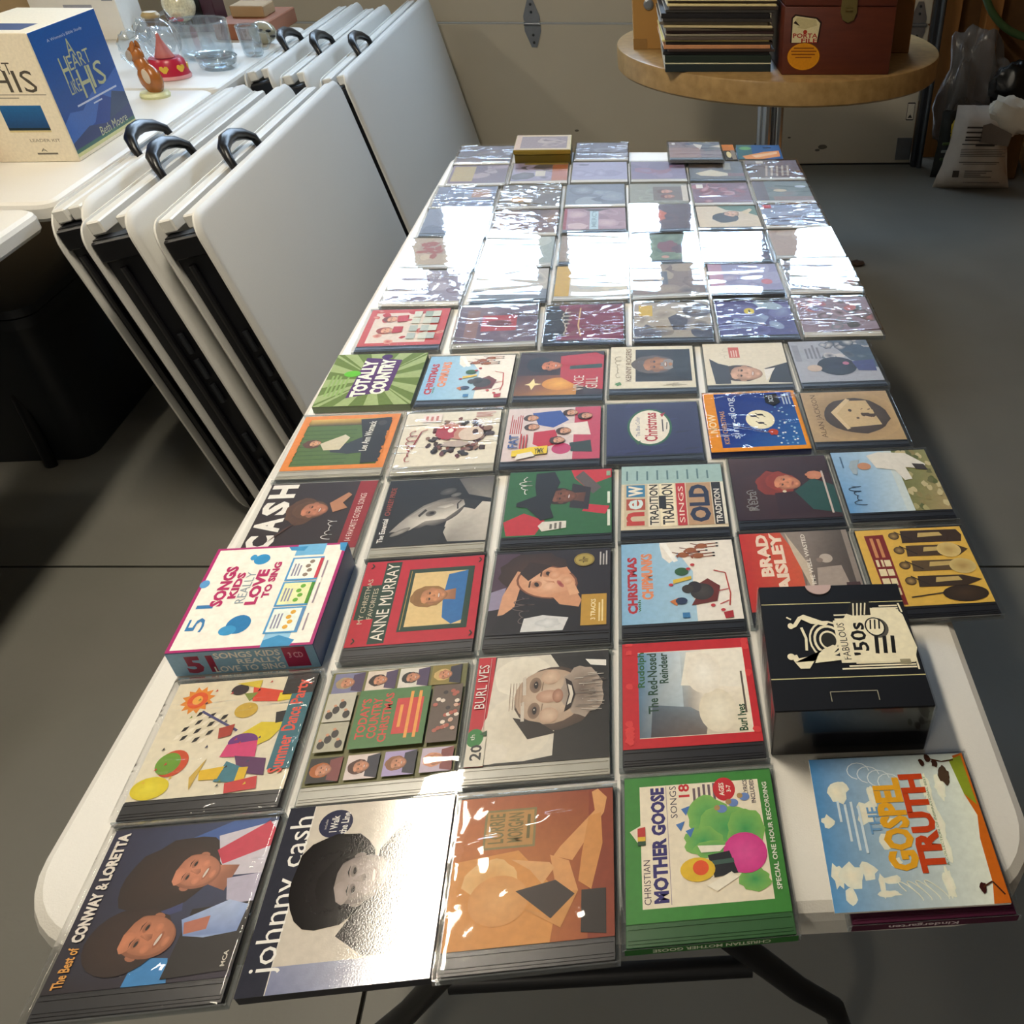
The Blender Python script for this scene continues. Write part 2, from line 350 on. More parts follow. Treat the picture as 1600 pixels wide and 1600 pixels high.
# steel track beside the door
tr = tag(empty('garage_door_track', (1.43, 4.39, 0)), 'grey steel vertical door track beside the timber studs', 'track')
MB().prism([(-.03, .02), (-.03, -.012), (-.022, -.02), (.016, -.02), (.022, -.012), (.022, .004), (.017, .004), (.017, -.01), (.012, -.015), (-.018, -.015), (-.025, -.008), (-.025, .02)], 0, 2.35).build('rail', M_darksteel, tr)
MB().tube([(.004, -.026, 0), (.004, -.026, 2.3)], .012, 12).build('rail_lip', mat('track_zinc', '#5f666e', .35, .8), tr, True)
for z in (.3, 1.1, 1.9): MB().box(-.03, .02, z, .02, .08, z+.08).build('bracket', M_steel, tr)

# ceiling fixtures, plus one added fill light
def fixture(x, y, lx, ly, label):
    t = tag(empty('ceiling_light', (x, y, 2.5)), label, 'ceiling light')
    MB().box(-lx/2-.02, -ly/2-.02, -.05, lx/2+.02, ly/2+.02, 0, .006).build('housing', M_frame, t)
    MB().box(-lx/2, -ly/2, -.058, lx/2, ly/2, -.0505).build('diffuser', emit_mat('warm_diffuser', (1.0, .89, .72, 1), LAMP_W) if x > -1 else emit_mat('warm_diffuser_dim', (1.0, .89, .72, 1), LAMP_W*.4), t)
fixture(-.66, 1.26, .13, .80, 'warm strip light on the ceiling above the white display table')
fixture(-2.6, 1.6, .16, .75, 'warm strip light on the ceiling above the left hand tables')
fixture(-1.1, -1.35, .13, .80, 'added warm fill light on the ceiling behind the camera')  # unseen fill light, added to brighten the sides that face the camera
# ================================================================ folding tables
M_top = mat('table_plastic', '#dcd9d1', .42, nscale=300, namt=.03, bump=.15, bscale=700)
M_fold = mat('table_plastic_side', '#d3d2cc', .45, nscale=300, namt=.03, bump=.15, bscale=700)
M_black = mat('black_powdercoat', '#14151a', .42, .2, nscale=30)
M_bplastic = mat('black_plastic', '#101013', .35, nscale=20)

def slab(hw, hl, z, th=.043, r=.075):
    m = MB(); L = lambda i, zz: [(x, y, zz) for x, y in rrect(hw-i, hl-i, max(.01, r-i))]
    return m.loops([L(.02, z-th), L(.004, z-th+.003), L(0, z-th+.01), L(0, z-.014), L(.003, z-.007), L(.010, z-.0025), L(.030, z), L(.034, z-.0012), L(.06, z-.0012)][:7] + [L(.05, z)])
def table(name, x, y, hw, hl, rz, label, group=None, leg=True, r=.075):
    t = tag(empty(name, (x, y, 0), rz), label, 'table', group)
    slab(hw, hl, .74, r=r).build('tabletop', M_top, t, 14)
    if leg:
        for s in (-1, 1):
            yy = s*(hl-.155) if s < 0 else s*(hl-.30)
            for q in (-1, 1):
                c = .008
                pts = [(q*.135+c, yy, .697), (q*.135+c, yy, .42), (q*.145+c, yy, .38), (q*.235+c, yy, .235), (q*.285+c, yy, .17), (q*.30+c, yy, .11), (q*.30+c, yy, .0)]
                lg = MB().tube(pts, .0145, 12).build('leg', M_black, t, True)
                MB().lathe([(0, 0), (.019, 0), (.019, .03), (.016, .034), (0, .034)], 14, T4(q*.30+c, yy, 0)).build('foot_cap', M_bplastic, lg)
            MB().tube([(-.166, yy, .305), (.182, yy, .305)], .0125, 12).build('crossbar', M_black, t, True)
            MB().tube([(-.012, yy, .305), (-.012, yy - s*.38, .69)], .009, 10).build('brace', M_black, t, True)
            MB().box(-.25, yy-.02, .69, .23, yy+.02, .6975).build('hinge_plate', M_black, t)
    return t
table('folding_table', -.0578, 1.2235, .380, .9165, -.033, 'long white plastic folding table covered with rows of discs')
t = table('folding_table', -1.525, .90, .38, .907, 0, 'white plastic folding table nearest the camera at the left edge', leg=False, r=.035)
for yy in (-.7, .7):
    for q in (-1, 1): MB().tube([(q*.17-.19, yy, .697), (q*.17-.19, yy, 0.0)], .0145, 12).build('leg', M_black, t, True)
    MB().tube([(-.36, yy, .35), (-.02, yy, .35)], .012, 12).build('crossbar', M_black, t, True)
# second left table: folds in half, so its top is two halves with a joint
t = tag(empty('folding_table', (-1.52, 2.745, 0)), 'white plastic folding table with box set and glassware on it', 'table')
for s in (-1, 1):
    o = slab(.38, .4555, .74, r=.035).build('tabletop_half', M_top, t, 14, loc=(0, s*.4585, 0))
    for q in (-1, 1): MB().tube([(q*.17-.19, s*.7, .697), (q*.17-.19, s*.74, 0.0)], .0145, 12).build('leg', M_black, t, True)
    MB().tube([(-.36, s*.72, .35), (-.02, s*.72, .35)], .012, 12).build('crossbar', M_black, t, True)

# folded tables leaning on edge
def yz_rrect(y0, y1, z0, z1, r, x): return [(x, a, b) for a, b in rrect((y1-y0)/2, (z1-z0)/2, r, 6, (y0+y1)/2, (z0+z1)/2)]
def folded(xb, y0, y1, lean, label, th=.088, H=.765, detail=True, group='folded tables leaning in a row', handle=True, hy=None, r=.045):
    """stands on its long edge at x = xb, top leaning towards -x; two shells with the black frame between"""
    t = tag(empty('folded_table', (xb, y0, 0), rot=(0, -lean, 0)), label, 'table', group)
    L = y1-y0
    for s in (0, 1):
        x_out, sg = (-th/2, 1) if s == 0 else (th/2, -1)
        m = MB()
        LL = lambda i, x: yz_rrect(i, L-i, i, H-i, max(.008, r-i), x)
        m.loops([LL(.014, x_out), LL(.005, x_out+sg*.0025), LL(0, x_out+sg*.007), LL(0, x_out+sg*.0105), LL(.010, x_out+sg*.011)])
        # rims of the hollow shell: top, bottom, far end
        m.box(min(x_out+sg*.009, x_out+sg*.036), .035, H-.030, max(x_out+sg*.009, x_out+sg*.036), L-.035, H-.004, .003)
        m.box(min(x_out+sg*.009, x_out+sg*.036), .035, .004, max(x_out+sg*.009, x_out+sg*.036), L-.035, .03, .003)
        m.box(min(x_out+sg*.009, x_out+sg*.036), L-.03, .035, max(x_out+sg*.009, x_out+sg*.036), L-.004, H-.035, .003)
        m.build('tabletop_half', M_fold, t, 30)
    rl = MB().box(-th/2+.0115, .022, .02, th/2-.0115, .05, H-.034).build('side_rail', M_black, t)
    MB().box(-th/2+.0118, .008, H-.075, th/2-.0118, .0215, H-.035, .003).build('latch', M_bplastic, rl)
    if detail:
        MB().tube([(-.012, .015, .06), (-.012, .015, H-.09)], .0065, 8).build('frame_tube', M_bplastic, t, True)
        for z in (.16, .23, .36, .42, .48): MB().tube([(.012, .014, z), (.012, .014, z+.045)], .006, 8).build('hinge_knuckle', M_darksteel, rl, True)
    if handle:
        h0 = L/2 if hy is None else hy
        p = [(.0, h0-.085, H-.012), (-.004, h0-.083, H+.008), (-.014, h0-.06, H+.026), (-.020, h0-.02, H+.034), (-.020, h0+.02, H+.034), (-.014, h0+.06, H+.024), (-.004, h0+.083, H+.008), (.0, h0+.085, H-.012)]
        MB().tube(p, [.0085, .0095, .0125, .0145, .0145, .0125, .0095, .0085], 12).build('handle', M_bplastic, t, True)
    return t
folded(-.932, 1.745, 2.78, .205, 'folded white table nearest the left table, first of the front three', th=.078, r=.075, hy=.46)
folded(-.834, 1.685, 2.75, .20, 'folded white table in the middle of the front three leaning tables', hy=.38, th=.104)
folded(-.704, 1.69, 2.795, .21, 'folded white table of the front three, closest to the display table', hy=.44, th=.094)
folded(-.93, 2.90, 4.10, .205, 'folded white table of the rear three, closest to the glassware', hy=.42)
folded(-.815, 2.85, 4.05, .205, 'folded white table in the middle of the rear three leaning tables', hy=.42)
folded(-.690, 2.815, 4.25, .21, 'folded white table nearest the garage door and the display table', hy=.45)
# ================================================================ round table by the door and what stands on it
M_burl = mat('burl_laminate', '#c2a06a', .35, nscale=34, col2='#80602f')
M_chrome = mat('chrome', '#c8ccd2', .12, 1.0, nscale=10, namt=.03)
TZ = .76
rt = tag(empty('round_table', (.512, 3.255, 0)), 'round burl wood table with ribbed chrome pedestal by the garage door', 'table')
MB().lathe([(0, TZ), (.533, TZ), (.539, TZ-.003), (.541, TZ-.008), (.541, TZ-.066), (.535, TZ-.072), (0, TZ-.072)], 72).build('tabletop', M_burl, rt, 40)
for i in range(4):
    a = math.pi/4 + i*math.pi/2 + .3
    MB().tube([(-.012 + .032*math.cos(a), .032*math.sin(a), .04), (-.012 + .032*math.cos(a), .032*math.sin(a), TZ-.072)], .0165, 16).build('pedestal_tube', M_chrome, rt, True)
MB().lathe([(0, .0), (.27, 0), (.275, .012), (.25, .026), (.08, .045), (0, .045)], 40, T4(-.012, 0, 0)).build('base', M_chrome, rt, 40)
MB().box(-.16, -.16, TZ-.085, .14, .16, TZ-.0725).build('mounting_plate', M_darksteel, rt)

# record albums stacked flat
rec = [('#1d2a2c', .021, 'dark blue-black boxed'), ('#d8d4b0', .004, 'thin cream'), ('#1c2a22', .019, 'dark green boxed'), ('#23201f', .010, 'thick charcoal'), ('#3a2a24', .007, 'dark brown'),
       ('#c98d62', .011, 'peach'), ('#30241f', .008, 'dark umber'), ('#e0d48c', .006, 'pale yellow'), ('#574b41', .008, 'grey-brown'), ('#8d8672', .006, 'stone'), ('#4b3230', .009, 'dusky maroon'),
       ('#55493a', .008, 'olive brown'), ('#cbb98c', .006, 'sand'), ('#6e6456', .009, 'taupe'), ('#2f2a27', .009, 'soot black'), ('#120f12', .013, 'jet black'), ('#3d3a36', .008, 'slate'),
       ('#7a6a5c', .010, 'mushroom brown'), ('#e5d29a', .006, 'butter yellow'), ('#4a3b2e', .007, 'walnut'), ('#e8dca6', .011, 'ivory'), ('#5a3a30', .007, 'rust'), ('#b9ab92', .007, 'beige'), ('#38302c', .01, 'espresso')]
z = TZ; rr = random.Random(3)
ords = ['lowest', 'second', 'third', 'fourth', 'fifth', 'sixth', 'seventh', 'eighth', 'ninth', 'tenth', 'eleventh', 'twelfth', 'thirteenth', 'fourteenth', 'fifteenth', 'sixteenth', 'seventeenth', 'eighteenth', 'nineteenth', 'twentieth', 'twenty-first', 'twenty-second', 'twenty-third', 'topmost']
M_page = mat('album_paper', '#d6cfbd', .8)
for i, (c, th, nm) in enumerate(rec):
    dx, dy, a = rr.uniform(-.010, .012), rr.uniform(-.008, .008), rr.uniform(-.03, .03)
    if i < 3: dx, dy, a = 0, 0, 0
    dx -= .008 if 10 < i < 16 else 0
    t = tag(empty('record_album', (.272+dx, 2.995+dy, z), a), f'{nm} record album, {ords[i]} in the stack on the round table' if i < 23 else f'{nm} record album on top of the stack on the round table', 'record album', 'record albums stacked on the round table')
    mm = mat('sleeve_'+nm.replace(' ', '_').replace('-', '_'), c, .55, nscale=60, namt=.15)
    e = min(.0012, th*.2)
    MB().box(-.158, -.158, 0, .158, .158, th-.0003, e).build('sleeve', mm, t)
    MB().box(-.1585, -.155, th*.3, -.1575, .155, th*.7).build('paper_edge', M_page, t)
    z += th
# brown carrying file case with round sticker
M_case = mat('wood_grain_vinyl', '#6a3220', .42, nscale=5, stretch=(2, 2, 14), col2='#4a2016')
M_brass = mat('brass', '#9a8a55', .35, .9)
pf = tag(empty('file_case', (.619, 2.795, TZ)), 'dark wood-grain file case with brass clasp and round orange sticker', 'file case')
MB().box(-.163, 0, 0, .163, .26, .178, .004, 2).build('body', M_case, pf, 40)
MB().box(-.163, 0, .1795, .163, .26, .285, .004, 2).build('lid', M_case, pf, 40)
cl = MB().prism([(-.022, .205), (.022, .205), (.024, .165), (.016, .145), (.0, .138), (-.016, .145), (-.024, .165)], -.006, 0, 'y', bev=.001).build('clasp', M_brass, pf, loc=(.022, 0, 0))
MB().tube([(-.01, -.008, .172), (.01, -.008, .172)], .005, 10).build('clasp_pin', M_brass, cl, True)
A = Art(None)
A.P([(.08, .50), (.08, .93), (.18, .995), (.82, .94), (.97, .86), (.90, .50)], '#2b1712'); A.P([(.12, .50), (.12, .92), (.20, .965), (.80, .915), (.92, .84), (.86, .50)], '#dfd2a4')
A.P([(.16, .86), (.30, .80), (.26, .76), (.5, .74), (.84, .80), (.8, .9), (.24, .94)], '#c9bb8a'); A.P([(.14, .84), (.34, .79), (.2, .88)], '#2b1712'); A.E(.5, .69, .06, .035, '#b23a28')
A.T('PORTA', .15, .87, .585, .665, '#a8231c', d='r'); A.T('FILE', .40, .87, .50, .575, '#a8231c', d='r')
A.E(.5, .255, .5, .255, '#7a3a14', n=32); A.E(.5, .255, .475, .24, '#e09a1c', n=32); A.E(.5, .255, .445, .222, '#d98f18', n=32)
for k, (y, w_) in enumerate(((.40, .30), (.345, .38), (.29, .36), (.235, .24))): A.lines(.5-w_, .5+w_, y-.02, y+.025, 1, '#8a4a12', 'r', .05)
link('sticker', A.mesh('sticker', print_mat('gloss_print', .3), -.150, .012, -.050, .160, .0006, plane='y'), pf)
MB().tube([(-.05, .13, .285), (-.045, .13, .305), (.045, .13, .305), (.05, .13, .285)], .006, 10).build('carry_handle', M_bplastic, pf, True)
# boxes standing behind
M_card = mat('cardboard', '#a87c3e', .75, nscale=8, namt=.1)
cb = tag(empty('wooden_box', (.13, 3.17, TZ)), 'tan wooden box behind the record albums on the round table', 'box')
MB().box(-.102, -.012, 0, .1, .012, .30, .002).build('front_panel', M_card, cb)
for x in (-.09, .088): MB().box(x-.012, .0125, 0, x+.012, .24, .30, .002).build('side_panel', M_card, cb)
MB().box(-.102, .2405, 0, .1, .262, .30, .002).build('back_panel', M_card, cb)
MB().lathe([(0, 0), (.012, 0), (.016, .004), (.010, .006), (0, .006)], 16, T4(-.052, -.012, .128) @ RX(math.pi/2)).build('eyelet', M_steel, cb)
MB().box(-.104, -.014, 0, -.06, -.0121, .03).build('corner_plate', mat('tan_plate', '#8f6a35', .6), cb)
cb = tag(empty('cardboard_box', (.84, 3.10, TZ)), 'brown cardboard box at the right behind the file case', 'box')
MB().box(-.14, 0, 0, .085, .22, .34, .002).build('carton', mat('brown_carton', '#8a5a2a', .75, nscale=8, namt=.1), cb)
A = Art(None); A.T('OS', .1, .9, .55, .95, '#8a2a1c', d='r'); A.T('M', .2, .7, .08, .4, '#8a2a1c', d='r')
link('lettering', A.mesh('lettering', print_mat('paper_print', .5), -.005, .15, .06, .26, .0004, plane='y'), cb)

# ---------------------------------------------------------------- bags at the right wall
def sack(hw, hd, H, top=.6, nz=.12, seed=0., foot=1.05):
    b = bmesh.new(); bmesh.ops.create_cube(b, size=2); bmesh.ops.subdivide_edges(b, edges=b.edges[:], cuts=13, use_grid_fill=True)
    for v in b.verts:
        x, y, zz = v.co; t = (zz+1)/2
        edge = max(abs(x), 0); pil = max(0.06, (1-edge**4)) * max(.12, (1-abs(zz)**6))
        k = foot + (top-foot)*t - .10*math.sin(t*math.pi)
        n = noise.noise(Vector((x*2.2+seed, y*1.5, zz*2.5)))*nz + noise.noise(Vector((x*6+seed, y*3, zz*7)))*nz*.4
        v.co = Vector((x*hw*k*(1+n*.35), y*hd*pil*(1+n*1.2) - .0*t, t*H*(1+n*.15*t)))
    return b
def sack_obj(name, m, parent, **k):
    q = MB(); q._add(sack(**k)); return q.build(name, m, parent, 60)
M_sackw = mat('woven_sack', '#bfb4a6', .6, nscale=40, namt=.08, bump=.3, bscale=200)
M_dark = mat('black_polythene', '#0e0f10', .3, nscale=14, namt=.3, bump=.6, bscale=25)
sk = tag(empty('sack', (1.60, 4.06, 0), -.06), 'tall white printed sack standing on the floor beside the track', 'sack')
sack_obj('sack_body', M_sackw, sk, hw=.168, hd=.075, H=.36, top=.74, foot=1.08)
A = Art(None)
A.R(.1, .62, .95, .635, '#2c2622'); A.R(.35, .60, .7, .625, '#2c2622')
A.P([(.40, .66), (.95, .60), (.98, .78), (.55, .93), (.42, .9)], '#6b625a')
for y in (.84, .77, .70, .66): A.lines(.14, .44, y, y+.05, 1, '#3a332e', 'r', .1)
for k in range(5): A.R(.1, .55-k*.025, .93-(k % 2)*.06, .56-k*.025, '#6d645c')
A.R(.1, .36, .85, .372, '#4a433d'); A.R(.18, .335, .8, .345, '#6d645c'); A.R(.02, .14, .14, .24, '#4d463f')
for k in range(4): A.R(.24, .23-k*.03, .75-(k % 3)*.1, .242-k*.03, '#5a524b')
A.R(.24, .06, .93, .07, '#6d645c')
lb = link('printed_panel', A.mesh('printed_panel', print_mat('paper_print', .5), -.125, .03, .125, .33, .0805, plane='y'), sk)
fl_ = MB().blob(.115, .05, .075, .25, 3, seg=24, seed=4); fo = fl_.build('folded_top', mat('sack_top', '#c9c2b2', .6, bump=.3, bscale=150), sk, True, loc=(.12, -.045, .335), rot=(0, .35, 0))
A = Art(None); A.T('Play', .2, .55, .6, .85, '#5d554a', d='r', b=False); A.lines(.2, .95, .1, .5, 3, '#6b6256', 'r')
t = tag(empty('plastic_bag', (1.645, 4.38, 0), -.1), 'clear grey plastic bag slumped behind the white sack', 'bag')
MB().blob(.15, .075, .285, .4, 2.6, .8, 44, seed=8.1).build('bag_film', clear_mat('bag_polythene', '#b9ada0', 1.45, .22, .12, .35, 1.0, .25), t, 70, loc=(0, 0, .30))
MB().blob(.10, .045, .15, .3, 3, seg=20, seed=2).build('bag_contents', mat('grey_wadding', '#6a625a', .9, nscale=12, namt=.3), t, True, loc=(0, 0, .165))
t = tag(empty('sack', (1.515, 4.225, 0), .1), 'dark sack with yellow label half hidden behind the white sack', 'sack')
q = MB(); q._add(sack(hw=.062, hd=.042, H=.30, top=.85, seed=3.3)); q.build('sack_body', mat('dark_print_sack', '#1a1c18', .45, nscale=9, namt=.5), t, 60)
MB().blob(.03, .014, .06, .3, 3, seg=16).build('yellow_label', mat('yellow_label', '#c9a81e', .5), t, True, loc=(.012, -.042, .23))
for z_, c in ((.16, '#5a6b3a'), (.125, '#8a8f86'), (.09, '#3f5230')): MB().box(-.05, -.049, z_, .02, -.04, z_+.012, .003).build('printed_band', mat('band'+c[1:], c, .5), t)
t = tag(empty('bundle', (1.80, 4.215, 0), 0), 'black plastic bundle propped on timber behind the white sack', 'bundle')
MB().blob(.115, .06, .105, .22, 3, seg=30, seed=5).build('bundle_wrap', M_dark, t, 50, loc=(-.02, 0, .405))
MB().box(-.05, -.045, 0, .06, .045, .298, .004).build('timber_block', M_osb, t)
t = tag(empty('garden_hose', (1.88, 4.36, .80)), 'green garden hose hanging near the right wall', 'hose')
MB().tube([(.02+.32*math.cos(a), 0, .10+.32*math.sin(a)) for a in [math.radians(k*6) for k in range(61)]], .017, 10).build('hose_coil', mat('green_hose', '#3f5a34', .45), t, True)
MB().tube([(.02, .168, .42), (.02, -.02, .42)], .006, 8).build('hook', M_steel, t, True)
# ================================================================ left tables: box set, ornaments, glass
LZ = .74
GL = clear_mat('clear_glass', '#eef3f6', 1.6, .03, .07, .25, 1.5, .6); M_white = mat('white_card', '#e8e4da', .55, nscale=60, namt=.04); PP = print_mat('paper_print', .5); GP = print_mat('gloss_print', .3)
kx0, kx1, ky0, ky1, kh = -1.365, -1.2, 2.09, 2.386, .25
kt = tag(empty('box_set', (kx1, ky0, LZ)), 'white and blue cardboard box set standing on the left table', 'box')
MB().box(kx0-kx1, 0, 0, 0, ky1-ky0, kh, .0015).build('carton', mat('cream_card', '#e3d8bf', .5, nscale=40, namt=.05), kt)
A = Art('#0f4f97')
A.R(0, 0, 1, 1, ['#1c3f86', '#1c3f86', '#0d55a2', '#0d55a2'])
A.P([(0, .30), (.12, .36), (.3, .33), (.5, .42), (.75, .44), (1, .52), (1, .22), (0, .12)], '#3f68b4'); A.P([(.15, .16), (.4, .20), (.62, .38), (.78, .30), (.82, .14), (.3, .08)], '#22408e'); A.P([(.6, .14), (.8, .36), (1, .30), (1, .1)], '#39496a')
A.P([(0, .14), (.3, .2), (.55, .15), (1, .2), (1, .06), (0, .06)], '#35406e'); A.R(0, .05, 1, .085, '#3d6a5a'); A.R(0, .025, 1, .055, '#c9c98a'); A.R(0, 0, 1, .027, '#e3d8bf')
g = '#b9b98c'
A.T("A Women's Bible Study", .2, .72, .885, .915, '#c8cfe0', b=False, d='r')
A.T('A', .40, .50, .73, .87, g, b=False, d='r'); A.T('H', .24, .34, .56, .76, g, b=False, d='r'); A.T('EART', .35, .68, .64, .75, g, b=False, d='r')
A.T('LIKE', .24, .40, .47, .57, g, b=False, d='r'); A.T('H', .41, .57, .40, .63, g, b=False, d='r'); A.T('IS', .58, .80, .44, .63, g, b=False, d='r')
A.lines(.25, .9, .36, .39, 1, '#c8cfe0', 'r', 0); A.lines(.48, .62, .325, .35, 1, '#c8cfe0', 'r', 0)
A.T('Beth Moore', .42, .88, .075, .15, '#c9c9a0', b=False, d='r')
me = A.mesh('blue_cover', GP, 0.003, 0.001, ky1-ky0-.003, kh-.001, .0004, plane='x'); link('blue_cover', me, kt)
A = Art('#e3d8bf'); d = '#4a443a'
A.T('A', .33, .41, .82, .90, d, b=False, d='r'); A.T('HEART', .18, .66, .70, .79, d, b=False, d='r'); A.T('LIKE', .14, .32, .60, .68, d, b=False, d='r'); A.T('HIS', .34, .88, .56, .73, d, b=False, d='r')
A.lines(.1, .95, .535, .55, 1, '#8a8272', 'r', 0); A.lines(.35, .6, .51, .525, 1, '#8a8272', 'r', 0)
A.R(.3, .26, .82, .46, ['#0d3a6a', '#0d3a6a', '#11609a', '#11609a']); A.R(.3, .26, .82, .28, '#0b2430'); A.R(.3, .245, .82, .26, '#cfc08a')
A.T('LEADER KIT', .5, .88, .165, .19, '#7c7464', b=False, d='r'); A.T('A', .58, .66, .085, .11, '#5a5448', b=False, d='r'); A.R(.52, .06, .78, .075, '#6a6458')
link('front_print', A.mesh('front_print', PP, kx0-kx1+.002, .001, -.002, kh-.001, .0004, plane='y'), kt)
A = Art('#e6dec8'); A.R(.35, .1, .85, .35, '#3a4a74')
link('top_print', A.mesh('top_print', PP, kx0-kx1+.002, .003, -.002, ky1-ky0-.003, kh+.0003), kt)
# little orange jar peeping out behind the box set
t = tag(empty('candle_jar', (-1.405, 2.065, LZ)), 'orange and cream jar at the left edge beside the box set', 'jar')
MB().lathe([(0, 0), (.034, 0), (.038, .006), (.038, .022), (.034, .028)], 24).build('jar_base', mat('orange_glaze', '#b5673a', .3), t, 40)
MB().lathe([(.034, .028), (.031, .05), (.028, .075), (.018, .085), (0, .086)], 24).build('jar_top', mat('cream_glaze', '#d8c48f', .3), t, 40)
# fawn figurine
t = tag(empty('figurine', (-1.262, 2.655, LZ), -.4), 'small brown glazed animal figurine with pale ear on mossy base', 'figurine')
MF = mat('brown_glaze', '#a1602a', .25, nscale=40, namt=.35)
MB().lathe([(0, 0), (.036, 0), (.038, .006), (.034, .013), (0, .015)], 20).build('base', mat('moss_glaze', '#cfd0a0', .35, nscale=60, namt=.25), t, 40)
MB().blob(.03, .025, .038, .08, 3, seg=20).build('body', MF, t, True, loc=(.004, 0, .044), rot=(0, -.15, 0))
MB().blob(.019, .017, .03, .05, 3, seg=16).build('neck', MF, t, True, loc=(-.008, 0, .075), rot=(0, -.35, 0))
h = MB().blob(.021, .017, .022, .04, 3, seg=18).build('head', MF, t, True, loc=(-.018, 0, .100))
for s in (-1, 1):
    e = MB().blob(.007, .005, .016, 0, seg=12).build('ear', MF, h, True, loc=(.006, s*.009, .019), rot=(s*.25, .25, 0))
MB().blob(.010, .004, .014, 0, seg=12).build('ear_inside', mat('ear_grey', '#a79b92', .4), h, True, loc=(-.006, -.0165, 0.0), rot=(0, .3, 0))
MB().blob(.012, .003, .018, 0, seg=12).build('chest_patch', mat('chest_white', '#c9b7a0', .35), t, True, loc=(.016, -.0235, .055), rot=(0, -.15, 0))
# snow globe
t = tag(empty('snow_globe', (-1.305, 2.875, LZ), -.2), 'snow globe with pink tree on red base with yellow hearts', 'snow globe')
MB().lathe([(0, 0), (.05, 0), (.053, .004), (.052, .012), (.047, .045), (.042, .052), (0, .052)], 36).build('base', mat('red_glaze', '#b8243f', .3), t, 40)
MB().lathe([(.0535, .001), (.055, .006), (.0535, .011)], 36).build('base_trim', mat('pink_trim', '#e0a0a0', .4), t, 40)
for a in (-2.05, -1.2, -.3, .5):
    hp = [(0, -.012), (.012, .002), (.010, .009), (.004, .010), (0, .006), (-.004, .010), (-.010, .009), (-.012, .002)]
    MB().prism(hp, -.0015, .0015, 'y').build('heart', mat('gold_heart', '#e0b83a', .35), t, loc=(.0500*math.cos(a), .0500*math.sin(a), .028), rot=(.1, 0, a+math.pi/2))
MB().blob(.056, .056, .056, 0, seg=32).build('globe', clear_mat('globe_glass', '#f4f6f8', 1.5, .02, .03), t, True, loc=(0, 0, .098))
MB().lathe([(.026, .054), (.006, .10), (.004, .112), (0, .116)], 16).build('pink_cone', mat('pink_tree', '#c9665c', .5), t, 40)
MB().lathe([(0, .1535), (.022, .1525), (.024, .158), (.018, .166), (0, .168)], 20).build('cap', mat('gold_cap', '#a89468', .4), t, 40)
# glassware
def bowl(name, x, y, r, h, label, cat='bowl', th=.004, flare=1.0, n=28, foot=0):
    t = tag(empty(name, (x, y, LZ)), label, cat, None)
    MB().lathe([(0, 0), (r*.8, 0), (r, .01), (r*flare, h), (r*flare-th, h), (r-th, .014), (r*.75, .008), (0, .008)], n).build('wall', GL, t, 40)
    MB().lathe([(r*flare-th*1.1, h-.001), (r*flare-th/2, h+.003), (r*flare+.001, h-.001), (r*flare-th/2, h-.004), (r*flare-th*1.1, h-.001)], n).build('rim', GL, t, True)
    return t
bowl('glass_bowl', -1.285, 3.12, .075, .105, 'large clear glass bowl between the snow globe and glass mug', flare=1.06)
t = bowl('glass_mug', -1.163, 3.16, .030, .085, 'clear ribbed glass mug to the left of the fish paperweight', 'mug', .004, 1.15, 14)
MB().tube([(.033, 0, .07), (.055, 0, .065), (.058, 0, .04), (.045, 0, .022), (.031, 0, .02)], .004, 8).build('handle', GL, t, True)
t = bowl('glass_candy_dish', -1.21, 2.985, .052, .035, 'low clear glass dish with a scroll foot in front of the bowl', 'dish', .004, 1.1)
MB().tube([(.03+.012*math.cos(a)*(1-a/14), -.045+.0*a, .014+.012*math.sin(a)*(1-a/14)) for a in [k*.5 for k in range(20)]], .003, 8).build('scroll', GL, t, True)
t = tag(empty('glass_figurine', (-1.43, 2.99, LZ)), 'lumpy clear glass figurine behind the box set corner', 'figurine')
MB().blob(.045, .035, .05, .3, 3, seg=22, seed=3).build('body', GL, t, True, loc=(0, 0, .053)); MB().blob(.022, .02, .03, .2, 3, seg=16, seed=6).build('head', GL, t, True, loc=(.035, 0, .10))
t = tag(empty('glass_figurine', (-1.43, 3.17, LZ)), 'clear glass ornament with a looped neck behind the snow globe', 'figurine')
MB().blob(.04, .035, .04, .2, 3, seg=22, seed=9).build('body', GL, t, True, loc=(0, 0, .042)); MB().tube([(0, 0, .07), (.01, 0, .11), (.035, 0, .12), (.045, 0, .10)], .007, 10).build('neck', GL, t, True)
t = tag(empty('fish_paperweight', (-1.185, 3.345, LZ), .5), 'rounded smoky glass fish paperweight with dark markings', 'paperweight')
MB().blob(.042, .034, .034, .05, 3, seg=26).build('body', mat('smoky_glass_fish', '#a7a38c', .12, nscale=25, namt=.35, coat=1.0), t, True, loc=(0, 0, .034))
for dx, dz in ((-.012, .012), (.012, .008), (.022, -.008)): MB().blob(.009, .003, .004, 0, seg=10).build('dark_marking', M_bplastic, t, True, loc=(dx, -.0325, .034+dz))
MB().prism([(-.04, .03), (-.062, .05), (-.05, .034), (-.06, .018)], -.005, .005, 'y').build('tail_fin', mat('amber_fin', '#a06a3a', .2), t)
t = tag(empty('glitter_ornament', (-1.47, 3.46, LZ)), 'gold speckled glass ball ornament with red bow at the top left', 'ornament')
MB().blob(.05, .05, .05, .02, 5, seg=28).build('ball', mat('gold_speckle', '#d9cfae', .2, nscale=160, namt=.5, coat=.8), t, True, loc=(0, 0, .095)); MB().lathe([(0, 0), (.03, 0), (.032, .02), (.02, .045), (0, .046)], 20).build('stand', GL, t, 40)
for s in (-1, 1): MB().blob(.012, .006, .007, 0, seg=10).build('bow', mat('red_bow', '#c22a34', .5), t, True, loc=(s*.011, -.05, .06))
